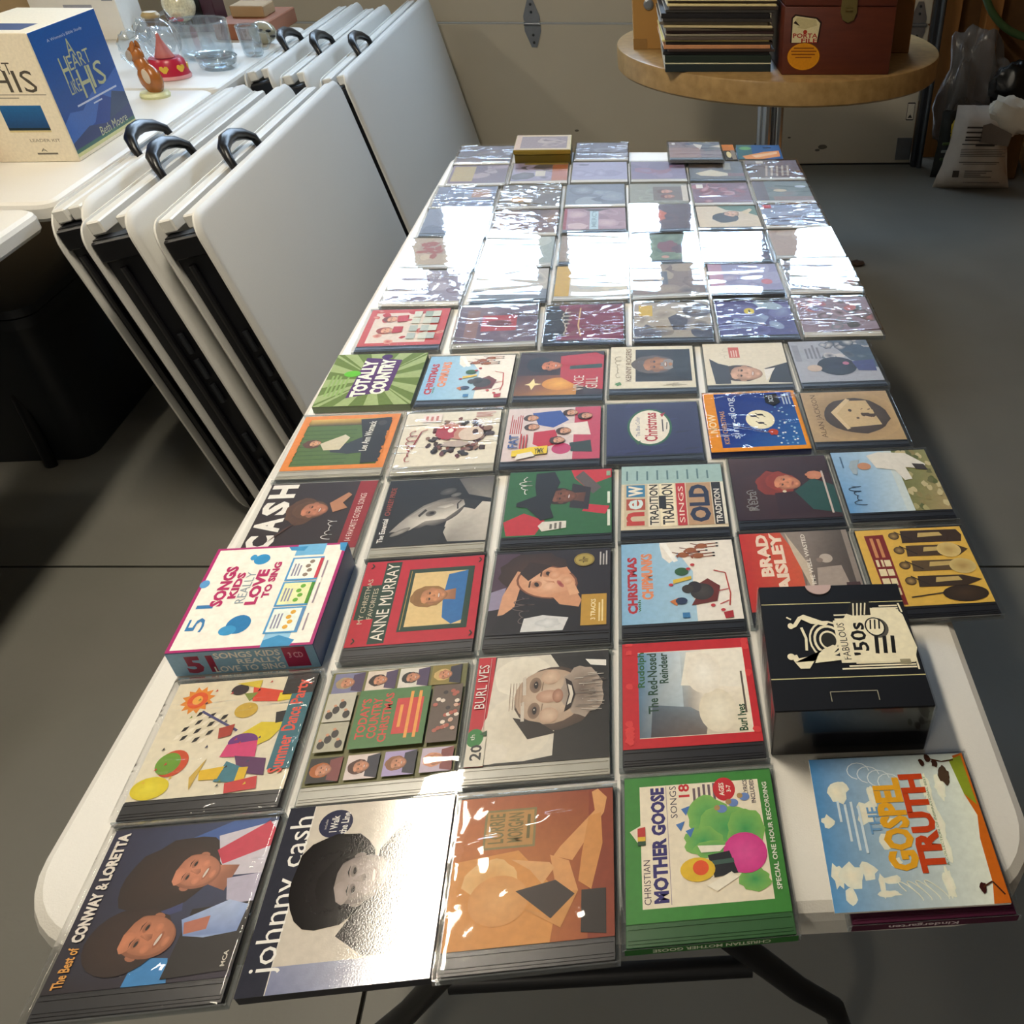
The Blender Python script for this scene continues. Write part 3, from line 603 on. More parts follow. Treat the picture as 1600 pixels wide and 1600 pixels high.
# timber plaque with beige block, dark sewing box, white printed carton
t = tag(empty('wooden_plaque', (-1.245, 3.60, LZ), -.02), 'reddish brown wooden plaque lying near the far end of the table', 'plaque')
MB().box(-.085, 0, 0, .078, .34, .048, .003).build('board', mat('reddish_wood', '#8f5638', .5, nscale=6, namt=.2, stretch=(10, 1, 10)), t)
t.location = (-1.245, 3.35, LZ); t.location = (-1.245, 3.40, LZ) if False else (-1.275, 3.40, LZ)
t['label'] = 'reddish brown wooden plaque lying behind the fish paperweight'
t = tag(empty('wooden_block', (-1.285, 3.52, LZ+.048)), 'beige block resting on the reddish wooden plaque', 'block')
MB().box(-.05, 0, 0, .06, .12, .035, .003).build('block', mat('beige_wood', '#a88c66', .6), t)
t = tag(empty('display_box', (-1.50, 3.50, LZ)), 'maroon and black striped box at the back of the left table', 'box')
for i, c in enumerate(('#3a1a26', '#4a3a20', '#0f0d10', '#40202e')): MB().box(-.06+i*.042, .04, 0, -.06+(i+1)*.042-.0005, .14, .13, .002).build('striped_panel', mat('stripe'+c[1:], c, .3), t)
t = tag(empty('carton', (-1.74, 3.40, LZ), .06), 'white printed carton standing behind the blue box set', 'box')
MB().box(-.16, .0, 0, .10, .18, .28, .002).build('carton_body', M_white, t)
A = Art(None); A.P([(.30, .72), (.52, .84), (.74, .72), (.52, .60)], '#8f929a'); A.P([(.34, .72), (.52, .815), (.70, .72), (.52, .625)], '#e8e4da'); A.R(.47, .70, .57, .74, '#9a9ca4')
A.R(.45, .43, .60, .49, '#a9abb2'); A.R(.38, .30, .72, .36, '#a2a4ac'); A.R(.86, .40, .99, .5, '#8f929a')
link('printing', A.mesh('printing', PP, -.155, .005, .095, .275, .0005, plane='y'), t)
t = tag(empty('cardboard_box', (-2.35, 3.75, 0)), 'big tan cardboard box in the top left corner on the floor', 'box')
MB().box(-.38, -.25, 0, .42, .3, 1.02, .003).build('carton', mat('tan_carton', '#b49a72', .75), t)
for x0, x1, a in ((-.38, .018, .5), (.022, .42, -.5)): MB().box(0, -.25, 0, .2, .3, .004).build('flap', mat('tan_carton', '#b49a72', .75), t, loc=(x0 if a > 0 else x1, 0, 1.0205), rot=(0, -a if a > 0 else -a+math.pi, 0))
# under the tables
M_tote = mat('dark_grey_tote', '#23262b', .45)
t = tag(empty('storage_tote', (-1.62, 2.28, 0)), 'dark grey plastic tote on the floor under the left table', 'tote')
MB().loops([[(x, y, zz) for x, y in rrect(hw, hl, .05)] for hw, hl, zz in ((.17, .25, 0), (.215, .30, .40), (.235, .32, .405), (.235, .32, .43), (.22, .305, .435))]).build('tub', M_tote, t, 35)
MB().loops([[(x, y, zz) for x, y in rrect(hw, hl, .05)] for hw, hl, zz in ((.24, .325, .4355), (.24, .325, .455), (.20, .285, .465))]).build('lid', M_tote, t, 35)
t = tag(empty('plastic_crate', (-1.72, 1.45, 0)), 'pale rimmed plastic bin with red contents in shade at the left edge', 'bin')
MB().loops([[(x, y, zz) for x, y in rrect(hw, hl, .06)] for hw, hl, zz in ((.16, .18, 0), (.20, .22, .30))]).build('bin_body', M_tote, t, 35)
MB().loops([[(x, y, zz) for x, y in rrect(hw, hl, .06)] for hw, hl, zz in ((.20, .22, .301), (.22, .24, .305), (.22, .24, .35), (.20, .22, .355))]).build('rim', mat('pale_rim', '#b9a9a0', .5), t, 35)
MB().blob(.17, .18, .09, .15, 3, seg=20).build('red_cloth', mat('red_cloth', '#8a1420', .8), t, True, loc=(0, 0, .40))
# floor scraps
t = tag(MB().blob(.035, .02, .010, .4, 3, seg=12).build('debris', mat('dead_leaf', '#3a2a1e', .8), None, True, loc=(.852, 3.18, .0085)), 'small dark scrap of leaf on the floor right of the table', 'debris')
# ================================================================ discs on the display table
TOPZ = .74
CW, CH = .1254, .1410         # jewel case footprint
M_lid = clear_mat('clear_lid', '#fdfdfd', 1.38, .02, .0, .4, .6, .2)
M_clear = clear_mat('clear_case', '#dfe3e4', 1.5, .06, .10)
M_film = clear_mat('shrink_film', '#fefefe', 1.36, .05, .0, .9, 1.0, .42, True)
M_paper = print_mat('booklet_print', .45, .3)
M_trayb = mat('black_tray', '#1b1c22', .35, nscale=40)
M_trayc = mat('clear_tray', '#a9a79c', .3, nscale=30, namt=.3)
M_trayw = mat('pale_tray', '#c9c6bc', .35)
def _base():
    m = MB(); m.box(-CW/2, -CH/2, 0, CW/2, CH/2, .0012); t = .0011
    m.box(-CW/2, -CH/2, .0012, CW/2, -CH/2+t, .0066); m.box(-CW/2, CH/2-t, .0012, CW/2, CH/2, .0066); return m.mesh('case_base', M_clear)
def _lid():
    m = MB(); m.box(-CW/2, -CH/2, .0088, CW/2, CH/2, .0100, .0003)
    for s in (-1, 1): m.box(s*CW/2-(.0011 if s > 0 else 0), -CH/2+.002, .0013, s*CW/2+(.0011 if s < 0 else 0), CH/2, .0088)
    m.box(-CW/2+.0012, CH/2-.0022, .0068, CW/2-.0012, CH/2-.0011, .0088)
    for x in (-.035, .035): m.box(x-.004, CH/2-.006, .0072, x+.004, CH/2-.0024, .0087)
    return m.mesh('lid', M_lid)
def _tray(m_): return MB().box(-.0595, -.0688, .0014, .0595, .0688, .0062, .0006).mesh('tray', m_)
def _strip(m_):
    m = MB(); m.box(-.0595, -.0688, .0062, .0595, -.0535, .0070, .0003)
    for y in (-.066, -.0635, -.0558): m.box(-.058, y-.0005, .0070, .058, y+.0005, .0074)
    return m.mesh('spine_strip', m_)
ME = {'base': _base(), 'lid': _lid()}
for k, m_ in (('b', M_trayb), ('c', M_trayc), ('w', M_trayw), ('g', mat('green_tray', '#2c5a30', .35)), ('m', mat('maroon_tray', '#4a1030', .35))): ME['tray'+k] = _tray(m_); ME['strip'+k] = _strip(m_)
def _film(seed, n=26):
    h = .0104; b = bmesh.new(); vs_ = {}; rnd = random.Random(seed)
    a0 = rnd.uniform(0, 3.1)
    for i in range(n+1):
        for j in range(n+1):
            u, v = i/n*2-1, j/n*2-1; edge = max(abs(u), abs(v))
            x, y = u*(CW/2+.0004), v*(CH/2+.0004)
            q = Vector((u*math.cos(a0)*2.2 - v*math.sin(a0)*2.2, (u*math.sin(a0)+v*math.cos(a0))*7, seed*3.1))
            k = abs(noise.noise(q)); rid = max(0, .22-k)/.22
            z = h + .00055*rid*(1 if edge < .93 else .4) + .0003*noise.noise(Vector((u*9, v*9, seed)))
            if edge > .97: z = h - .0005
            vs_[i, j] = b.verts.new((x, y, z))
    for i in range(n):
        for j in range(n): b.faces.new((vs_[i, j], vs_[i+1, j], vs_[i+1, j+1], vs_[i, j+1]))
    ring = [vs_[i, 0] for i in range(n)] + [vs_[n, j] for j in range(n)] + [vs_[i, n] for i in range(n, 0, -1)] + [vs_[0, j] for j in range(n, 0, -1)]
    low = [b.verts.new((v.co.x, v.co.y, .0006)) for v in ring]
    for k in range(len(ring)): b.faces.new((ring[k], low[k], low[(k+1) % len(ring)], ring[(k+1) % len(ring)]))
    bmesh.ops.recalc_face_normals(b, faces=b.faces)
    me = bpy.data.meshes.new('shrink_wrap'); b.to_mesh(me); b.free(); me.materials.append(M_film)
    me.polygons.foreach_set('use_smooth', [True]*len(me.polygons)); return me
FILMS = [_film(s) for s in (1, 2, 3, 4, 5)]
POS={(1,1):(-0.3510,0.3395,0.016),(1,2):(-0.2213,0.3431,0.019),(1,3):(-0.0952,0.3446,0.015),(1,4):(0.0318,0.3521,0.001),(1,5):(0.1930,0.3540,-0.021),(2,1):(-0.3580,0.4837,0.021),(2,2):(-0.2262,0.4860,0.028),(2,3):(-0.0995,0.4932,0.012),(2,4):(0.0307,0.4994,-0.001),(3,2):(-0.2286,0.6358,0.027),(3,3):(-0.0991,0.6389,-0.002),(3,4):(0.0307,0.6433,0.001),(3,5):(0.1580,0.6510,0.000),(3,6):(0.2855,0.6475,0.000),(4,1):(-0.3675,0.7790,0.000),(4,2):(-0.2335,0.7775,0.021),(4,3):(-0.0982,0.7832,0.005),(4,4):(0.0310,0.7853,-0.013),(4,5):(0.1605,0.7930,-0.004),(4,6):(0.2875,0.7974,-0.003),(5,1):(-0.3686,0.9240,0.005),(5,2):(-0.2400,0.9231,0.021),(5,3):(-0.1129,0.9253,0.000),(5,4):(0.0136,0.9282,0.001),(5,5):(0.1440,0.9415,0.007),(5,6):(0.2733,0.9409,-0.010),(6,1):(-0.3630,1.0785,-0.002),(6,2):(-0.2368,1.0738,-0.008),(6,3):(-0.1106,1.0765,-0.015),(6,4):(0.0173,1.0863,-0.020),(6,5):(0.1510,1.0877,-0.016),(6,6):(0.2803,1.0881,0.001),(7,1):(-0.3496,1.2307,0.010),(7,2):(-0.2130,1.2326,0.028),(7,3):(-0.0816,1.2322,0.001),(7,4):(0.0534,1.2319,-0.015),(7,5):(0.1825,1.2321,-0.004),(7,6):(0.3113,1.2367,-0.018),(8,1):(-0.3402,1.3783,-0.019),(8,2):(-0.2057,1.3780,0.011),(8,3):(-0.0744,1.3838,-0.001),(8,4):(0.0531,1.3824,0.003),(8,5):(0.1823,1.3789,-0.016),(8,6):(0.3132,1.3890,-0.009),(9,1):(-0.3361,1.5211,-0.003),(9,2):(-0.2043,1.5204,-0.009),(9,3):(-0.0732,1.5250,-0.002),(9,4):(0.0539,1.5244,-0.011),(9,5):(0.1819,1.5205,-0.022),(9,6):(0.3111,1.5327,-0.003),(10,1):(-0.3335,1.6629,0.007),(10,2):(-0.2034,1.6627,0.011),(10,3):(-0.0738,1.6668,0.008),(10,4):(0.0544,1.6659,-0.005),(10,5):(0.1837,1.6673,-0.000),(10,6):(0.3113,1.6740,-0.004),(11,1):(-0.3359,1.8044,0.002),(11,2):(-0.2054,1.8040,0.008),(11,3):(-0.0748,1.8096,0.006),(11,4):(0.0549,1.8073,-0.010),(11,5):(0.1842,1.8089,0.001),(11,6):(0.3132,1.8158,-0.015),(12,1):(-0.3263,1.9461,0.010),(12,2):(-0.1968,1.9561,0.015),(12,3):(-0.0684,1.9595,0.001),(12,4):(0.0592,1.9586,-0.004),(12,5):(0.1867,1.9566,-0.025),(12,6):(0.3142,1.9579,0.001),(13,1):(-0.3280,2.0874,0.010),(13,3):(-0.0656,2.1067,-0.012)}
GRP = 'compact discs laid out in rows on the display table'
TILT = {(10, 1): (.024, .012), (10, 4): (.03, -.022), (10, 3): (-.02, 0), (10, 5): (-.02, 0), (10, 6): (-.014, 0), (11, 2): (.012, 0), (8, 5): (-.045, 0), (8, 4): (.0, -.02), (9, 1): (0, .014), (9, 6): (0, -.012), (9, 2): (.0, -.008)}     # cases that do not lie quite flat
def disc(rc, art, label, tray='b', film=False, pos=None, z=TOPZ, spine=None, tilt=None):
    x, y, a = pos or POS[rc]
    t = tag(empty('compact_disc', (x, y, z + .0002), a), label, 'compact disc', GRP)
    tilt = TILT.get(rc)
    if tilt: t.location.z += abs(tilt[0])*CH/2 + abs(tilt[1])*CW/2; t.rotation_euler = (tilt[0], tilt[1], a)
    link('case_base', ME['base'], t); ty = link('tray', ME['tray'+tray], t)
    link('spine_strip', ME['strip'+tray], ty)
    if spine: link('spine_label', spine.mesh('spine_label', M_paper, -.0605, .0008, .0605, .0088, CH/2+.0003, plane='y'), t)
    link('booklet', art.mesh('booklet', M_paper, -.0592, -.0522, .0592, .0668, .0066), t)
    link('lid', ME['lid'], t)
    if film: link('shrink_wrap', FILMS[(rc[0]*3+rc[1]) % 5], t)
    return t
M_cardp = print_mat('card_print', .13, .5)
M_foil = print_mat('foil_print', .09, .40, .05)
def digipak(rc, art, label, edge='#2a2a30', film=False, th=.0098, pos=None, z=TOPZ, hw=CW/2, hl=CH/2, pm=None):
    """printed card case without a clear lid"""
    x, y, a = pos or POS[rc]
    t = tag(empty('compact_disc', (x, y, z + .0002), a), label, 'compact disc', GRP)
    MB().box(-hw+.0005, -hl+.0005, 0, hw-.0005, hl-.0005, th-.0004, .0006).build('card_case', mat('card_'+edge[1:], edge, .5), t)
    link('cover', art.mesh('cover', pm or M_cardp, -hw+.0005, -hl+.0005, hw-.0005, hl-.0005, th-.0002, 1.2e-5), t)
    if film: link('shrink_wrap', FILMS[(rc[0]*3+rc[1]) % 5], t)
    return t
# ---------------------------------------------------------------- the printed covers
def squig(A, x, y, w, h, c, wd=.012, n=14, seed=1):
    """handwritten flourish"""
    r = random.Random(seed); k = max(3, n/3.2); ph = r.uniform(0, 6); N = int(n*4); pts = []
    for i in range(N+1):
        t = i/N; am = .55+.45*math.sin(2.3*t*math.pi+seed); a = 2*math.pi*k*t+ph
        pts.append((x + w*(.5+.48*am*math.sin(a)), y + h*(t*.92+.04) + h*.045*math.cos(a)))
    A.L(pts, wd*.75, c)
# front row
A = Art('#2a2a48'); A.R(0, 0, 1, 1, ['#231c22', '#2a2034', '#35456e', '#272640'])
A.P([(.25, .55), (.5, .9), (.72, 1), (.95, 1), (.8, .8), (.45, .5)], '#3c5c9c'); A.P([(.3, .45), (.55, .62), (.6, .42), (.4, .36)], '#39406e'); A.P([(.42, .0), (.66, .0), (.62, .14), (.44, .16)], '#3a86c4')
A.E(.46, .66, .3, .23, '#2a1a14', '#3a241a', rot=.45, wob=.05); A.P([(.66, .90), (1, .98), (1, .62), (.8, .62), (.72, .72)], '#cfc9d4'); A.P([(.68, .80), (.95, .98), (1, .92), (1, .8), (.74, .70)], '#c83a52')
A.head(.58, .67, .17, '#c98264', '#33201a', up=(-.93, .25), hs=.95); A.P([(.8, .6), (1, .62), (1, .42), (.84, .46)], '#b9b3c8')
A.P([(.66, .42), (1, .44), (1, .04), (.62, .02)], '#1e1818'); A.P([(.62, .36), (.86, .46), (.98, .42), (.96, .26), (.78, .24), (.66, .26)], ['#8fa6d4', '#b4c4e4', '#9fb4dc', '#8298c8', '#9fb4dc', '#7a90c0']); A.P([(.64, .34), (.78, .37), (.78, .29), (.66, .27)], '#b8705a'); A.E(.34, .26, .22, .2, '#2c1a14', '#3c261c'); A.head(.44, .28, .19, '#c07a58', '#33201a', up=(-.94, .3), hs=.9, neck=False)
A.T('The Best of', .045, .105, .02, .25, '#e0a04a'); A.T('CONWAY', .035, .105, .28, .58, '#e8dfd4', b=2); A.T('&', .035, .105, .595, .64, '#e8dfd4'); A.T('LORETTA', .035, .105, .655, .97, '#e8dfd4', b=2); A.T('MCA', .93, .955, .06, .15, '#d9d2c4')
disc((1, 1), A, 'shrink-wrapped disc with a smiling man and woman on dark blue, front left corner', film=True)
A = Art('#cdc3b4')
A.R(0, 0, .15, 1, '#33343e'); A.R(.15, 0, 1, .13, ['#7c809a', '#b9bccb', '#c4c6d2', '#8a8ea6']); A.R(.15, .0, .155, 1, '#d9d4c8'); A.T('johnny cash', .03, .2, .10, .94, '#ece8e0', b=False)
A.E(.30, .88, .10, .085, '#33344a'); A.T('I Walk', .27, .315, .83, .93, '#d9d6d0'); A.T('the Line', .33, .375, .815, .945, '#d9d6d0'); A.T('includes', .235, .25, .85, .91, '#b8b6b2', b=False)
A.P([(.60, .70), (.72, .86), (.88, .80), (.9, .55), (.6, .5)], '#2f2c2c'); A.P([(.45, .25), (.62, .14), (.95, .14), (.88, .6), (.66, .58)], '#332f2e'); A.P([(.7, .56), (.84, .60), (.82, .54)], '#c9b5ac')
A.E(.36, .55, .24, .27, '#1a1717', '#262222', wob=.06); A.head(.50, .54, .2, '#9a8d86', '#1c1818', up=(-.96, -.12), hs=.9, neck=False)
A.E(.88, .065, .05, .05, '#a4a6b8', n=20); A.E(.88, .065, .042, .042, '#c9cbd6', n=20); A.T('S', .86, .9, .045, .085, '#8f92a4', b=False)
digipak((1, 2), A, 'glossy disc with a grey portrait of a dark haired man and tall white lettering', '#2b2c34', pm=M_foil)
A = Art('#b0602c'); A.R(0, 0, 1, 1, ['#d58a3e', '#9a4522', '#8a3a20', '#b4653a']); A.P([(0, .0), (.62, .0), (.66, .3), (.4, .6), (0, .55)], '#d9954a'); A.R(.84, 0, 1, 1, '#8c3a1e')
A.R(.17, .62, .50, .90, '#8a7c4e'); A.R(.185, .635, .485, .885, '#b98a4c'); A.T('LORRIE', .20, .30, .66, .87, '#7d7040'); A.T('MORGAN', .32, .42, .66, .87, '#7d7040'); A.lines(.435, .475, .68, .86, 1, '#6f6338')
sk = '#dd9f62'
A.P([(.62, .54), (.66, .60), (.88, .84), (.86, .98), (.9, 1), (.96, .93), (.94, .82), (.74, .5)], sk); A.P([(.84, .80), (.92, .82), (.93, .6), (.86, .3), (.78, .36), (.8, .55)], '#d4924f'); A.P([(.60, .55), (.72, .5), (.78, .3), (.66, .26)], sk)
A.P([(.36, .54), (.60, .50), (.63, .46), (.56, .36), (.48, .46)], '#e0a96e'); A.E(.24, .42, .17, .13, '#e6b878', '#d9a05a', wob=.08); A.E(.3, .28, .18, .16, '#d99a56', '#e0a868'); A.P([(.44, .22), (.68, .08), (.78, .3), (.7, .3), (.62, .16)], '#d39450')
A.P([(.40, .33), (.64, .38), (.76, .28), (.62, .14)], '#3a2e2a'); A.P([(.80, .30), (.95, .30), (.95, .02), (.8, .04)], '#2c2422')
disc((1, 3), A, 'shrink-wrapped orange disc showing a reclining figure with long legs, front row centre', film=True)
A = Art('#3c8436'); A.R(.1, .085, .905, .93, '#ece0c8')
A.T('CHRISTIAN', .112, .155, .11, .40, '#4a3a44', b=False); A.T('MOTHER GOOSE', .17, .265, .115, .915, '#322a6c', b=2); A.R(.275, .1, .279, .92, '#9a8a9a'); A.T('SONGS', .30, .345, .68, .92, '#4a4450', b=False)
A.T('18', .36, .435, .83, .93, '#c2262c'); A.lines(.45, .62, .78, .93, 5, '#6b5a60'); A.E(.67, .87, .075, .09, '#c4262e'); A.T('AGES', .635, .67, .82, .92, '#f0e6d4'); A.T('3-7', .685, .715, .845, .9, '#f0e6d4')
A.T('LYRICS', .80, .83, .82, .93, '#5a5058'); A.T('INCLUDED', .845, .875, .75, .93, '#5a5058')
for e in ((.55, .66, .14, .16), (.68, .58, .2, .17), (.5, .5, .12, .1), (.78, .56, .12, .16), (.8, .22, .1, .08), (.56, .44, .12, .06)): A.E(e[0], e[1], e[2], e[3], '#7fb55a', '#3f9a56', wob=.12)
for e in ((.40, .74), (.42, .58), (.36, .63)): A.P([(e[0]-.03, e[1]), (e[0]+.03, e[1]+.02), (e[0], e[1]-.05)], '#4a78b8')
for x, y in ((.72, .76), (.8, .80), (.64, .72)): A.E(x, y, .035, .03, '#6a86c0'); A.E(x-.03, y+.01, .02, .02, '#a88a5a')
A.E(.76, .40, .14, .14, '#d23a8a', '#e0559c'); A.P([(.52, .40), (.66, .42), (.7, .27), (.55, .25)], '#1f2026'); A.P([(.53, .36), (.68, .37), (.685, .34), (.535, .33)], '#3f5a50'); A.E(.45, .31, .11, .08, '#e0b82e'); A.E(.47, .32, .05, .05, '#e2562a')
A.P([(.5, .2), (.66, .28), (.7, .24), (.56, .16)], '#f2ead6'); A.P([(.46, .47), (.64, .46), (.6, .42), (.48, .42)], '#f2ead6'); A.P([(.03, .60), (.1, .64), (.12, .56), (.08, .52)], '#e6dcc4'); A.P([(.08, .62), (.13, .63), (.13, .56), (.08, .56)], '#b8322e'); A.R(.08, .53, .13, .56, '#e0b83a'); A.R(.08, .50, .13, .53, '#2a4a34')
A.T('SPECIAL ONE HOUR RECORDING', .93, .962, .14, .90, '#e6ecd8')
S = Art('#2f6f30'); S.T('CHRISTIAN MOTHER GOOSE', .16, .84, .2, .75, '#e6ecd4', d='f')
disc((1, 4), A, 'green bordered disc with a picture of a tree and pink bird, front row', spine=S, tray='g')
A = Art('#5a1c3c'); A.R(.1, .1, .9, .9, '#7a3a5a'); S = Art('#4a1030'); S.T('Kindergarten', .22, .64, .16, .84, '#e6d6da', d='f')
disc((1, 5), A, 'purple disc case under the blue sky sleeve at the front right corner', spine=S, tray='m')
A = Art('#b9cfd8'); A.R(0, 0, 1, 1, ['#5b93c4', '#e6ead8', '#dfe6d6', '#4a86c0']); r_ = random.Random(5)
for i in range(16): A.E(r_.uniform(.05, .45), r_.uniform(.05, .8), r_.uniform(.02, .07), r_.uniform(.02, .08), '#dfe3d4', '#ece6d0', wob=.3, n=12)
for i in range(6): A.E(r_.uniform(.68, .8), r_.uniform(.1, .8), .03, .09, '#e6ead6', '#f2efdc', wob=.2)
for a in range(4): A.L([(.3+a*.06+.07*math.cos(t*.5), .9-.03*a+.06*math.sin(t*.5)) for t in range(10)], .006, '#d6e2e6'); A.L([(.45+.05*a+.06*math.cos(t*.5+2), .1+.06*math.sin(t*.5)) for t in range(10)], .006, '#e6ead8')
for k, (y0, y1) in enumerate(((.55, .72), (.42, .70), (.36, .72), (.34, .66))): A.lines(.12+k*.04, .15+k*.04, y0, y1, 1, '#cfe0ea')
A.T('THE', .30, .37, .46, .64, '#6f9cc8'); A.T('GOSPEL', .365, .545, .22, .84, '#e0a52c', b=2); A.T('TRUTH', .545, .70, .20, .86, '#bf4420', b=2); A.T('A COLLECTION OF INSPIRATIONAL BEST', .70, .715, .24, .84, '#7d9a7a', b=False)
A.P([(.93, .98), (1, 1), (1, 0), (.90, 0), (.93, .12), (.94, .4), (.97, .55), (.93, .7), (.97, .8)], '#c4641c'); A.P([(.90, .95), (.985, .98), (.99, .62), (.93, .70)], '#86962a'); A.E(.84, .84, .035, .07, '#4a3a2c', wob=.15)
for x, y in ((.76, .97), (.80, .93), (.72, .94)): A.E(x, y, .02, .028, '#3a2218', wob=.3, n=10)
A.L([(.93, .95), (.85, .94), (.76, .97)], .01, '#4a2a1a'); A.E(.87, .1, .02, .035, '#3a1a18', wob=.3, n=10); A.L([(.98, .05), (.93, .13), (.87, .1)], .01, '#4a2a1a')
t = tag(empty('card_sleeve', (.1855, .3548, TOPZ + .0108), -.028), 'blue sky card sleeve with orange and red title lying on a purple disc', 'card sleeve')
MB().box(-.064, -.064, 0, .064, .064, .0022, .0003).build('sleeve', mat('white_card', '#e8e4da', .55), t); link('cover', A.mesh('cover', M_cardp, -.064, -.064, .064, .064, .0024, 1.2e-5), t)
# second row
A = Art('#e3dac2'); r_ = random.Random(9)
A.P([(.18+.12*math.cos(i*math.pi/12)*(1 if i % 2 else .7), .83+.13*math.sin(i*math.pi/12)*(1 if i % 2 else .7)) for i in range(24)], '#e08a2a'); A.E(.18, .83, .07, .075, '#e05a24'); A.E(.18, .83, .035, .04, '#f0b04a')
for i in range(5):
    for j in range(4):
        x, y = .13+i*.045+j*.03, .48+j*.065-i*.012; A.P([(x, y), (x+.03, y+.012), (x+.045, y+.05), (x+.012, y+.04)], '#1f1c1c' if (i+j) % 2 else '#f2ead8')
A.L([(.25, .72), (.55, .52)], .018, '#4a4a7a'); A.E(.2, .28, .1, .11, '#c84a24'); A.E(.17, .28, .08, .09, '#6a9a2a'); A.E(.12, .09, .12, .09, '#d8c41e', '#e6d83a'); A.P([(.35, .15), (.42, .3), (.38, .05)], '#c9a84a')
A.E(.46, .9, .06, .05, '#2a1c24'); A.P([(.55, .92), (.78, .86), (.78, .76), (.58, .78)], '#d8442a'); A.P([(.76, .84), (.88, .86), (.9, .78), (.76, .76)], '#e6cf2a'); A.P([(.42, .96), (.6, .98), (.6, .9)], '#d9c23a'); A.E(.56, .70, .08, .07, '#c9a83c'); A.P([(.5, .86), (.6, .86), (.56, .78)], '#7a8a3a')
A.P([(.58, .48), (.7, .58), (.88, .56), (.8, .42), (.66, .34)], '#dcc61e'); A.P([(.78, .66), (.92, .68), (.92, .58), (.8, .56)], '#1c1a1e'); A.E(.62, .42, .1, .07, '#6a2a7a'); A.P([(.52, .40), (.72, .42), (.74, .28), (.5, .3)], '#d23a74'); A.P([(.6, .3), (.82, .26), (.84, .12), (.66, .16)], '#5a2a5a')
A.P([(.56, .26), (.68, .2), (.7, .08), (.52, .1)], '#3f7a8a'); A.P([(.4, .2), (.56, .22), (.54, .12), (.42, .12)], '#e0b81e'); A.P([(.66, .2), (.72, .2), (.72, .06), (.66, .08)], '#e0b81e'); A.P([(.6, .08), (.8, .12), (.82, .02), (.62, .0)], '#c93a3a'); A.P([(.42, .55), (.52, .58), (.52, .48), (.44, .46)], '#a83a2a')
for i in range(26): A.P([(lambda x, y: (x, y))(*q) for q in ((lambda x, y: ((x, y), (x+.02, y+.008), (x+.012, y+.026)))(r_.uniform(.05, .75), r_.uniform(.05, .95)))], r_.choice(['#c83a3a', '#3a3a5a', '#7a8a3a', '#2a2a2a', '#e0b83a']))
A.R(.85, .16, 1, .98, '#2f6a78'); A.R(.78, .82, 1, 1, '#2a2628'); A.T('Summer', .86, .955, .13, .44, '#e0503c'); A.T('Dance', .86, .955, .48, .69, '#e0503c'); A.T('Party', .86, .975, .72, .95, '#e0503c')
disc((2, 1), A, 'shrink-wrapped disc with bright carnival cartoon shapes on cream, second row left', film=True)
A = Art('#6a683a'); r_ = random.Random(2)
def tile(x0, y0, x1, y1, bg, skin='#c98a6a', hair='#3a241a'):
    A.R(x0, y0, x1, y1, bg); s_ = min(x1-x0, y1-y0); A.P([(x0+.62*(x1-x0), y0+.1*s_), (x1, y0), (x1, y1), (x0+.62*(x1-x0), y1-.1*s_)], r_.choice(['#4a3a5a', '#7a3a3a', '#2a2a3a', '#a86a5a'])); A.head(x0+.42*(x1-x0), (y0+y1)/2, s_*.33, skin, hair, neck=False)
for i, (bg, h) in enumerate((('#7a7a9a', '#a08a6a'), ('#d9c9b9', '#2a1a14'), ('#d9d4c9', '#1a1a1a'), ('#8a7a3a', '#c9a86a'))): tile(.02+i*.24, .80, .24+i*.24, .99, bg, hair=h)
for i, (bg, h) in enumerate((('#1f1a14', '#a85a1e'), ('#d9c9c4', '#4a2418'), ('#a99ac4', '#8a5a3a'), ('#b9a9b9', '#c98a6a'))): tile(.02+i*.25, .02, .235+i*.25, .22, bg, hair=h)
for y0, y1, bg in ((.52, .78, '#b9b4a4'), (.26, .51, '#a9a48f')):
    A.R(.02, y0, .22, y1, bg)
    for k in range(4): A.E(.06+.04*k, y0+.06+.045*(k % 3), .025, .035, '#2a2420'); A.E(.05+.04*k, y0+.10+.045*(k % 3), .012, .012, '#c08a6a')
A.R(.78, .26, .99, .78, '#5a4a40')
for k in range(26): A.E(r_.uniform(.8, .97), r_.uniform(.28, .76), .018, .018, r_.choice(['#c9a08a', '#2a2020', '#a85a4a', '#d9c9b9']), n=8)
A.R(.25, .26, .76, .78, '#3f6a34'); A.T("TODAY'S", .28, .345, .34, .70, '#b93a2a'); A.T('COUNTRY', .36, .425, .34, .70, '#b93a2a'); A.T('CHRISTMAS', .44, .50, .30, .74, '#b93a2a'); A.R(.53, .36, .72, .68, '#b93028')
for x in (.56, .62, .68): A.R(x, .32 if x > .6 else .42, x+.022, .74 if x > .6 else .62, '#d9903a')
disc((2, 2), A, 'disc with a collage of small portraits round a green panel, second row', tray='c')
A = Art('#2a2724'); A.R(0, 0, .13, 1, '#b9202e'); A.P([(.14, .99), (.55, .99), (.62, .86), (.6, .05), (.4, .02), (.1, .02)], '#d6cfc0'); A.E(.36, .78, .22, .2, '#e3dccc', '#d6cebe', wob=.05); A.E(.34, .32, .25, .28, '#ddd5c4', '#cfc6b4', wob=.05); A.E(.16, .1, .13, .09, '#ddd5c6', wob=.05)
A.P([(.6, .95), (.95, .98), (1, .8), (.75, .78)], '#22201e'); A.P([(.82, .92), (.98, .9), (.98, .84), (.86, .86)], '#e6e2da')
A.E(.60, .56, .3, .30, '#4a3a30', '#7a6252', wob=.04); A.E(.56, .58, .26, .26, '#b39a84', '#cdb8a2'); A.E(.80, .62, .16, .24, '#a8988a', '#6a5a50', wob=.1)
A.P([(.30, .4), (.42, .2), (.62, .24), (.5, .34)], '#2a211c')

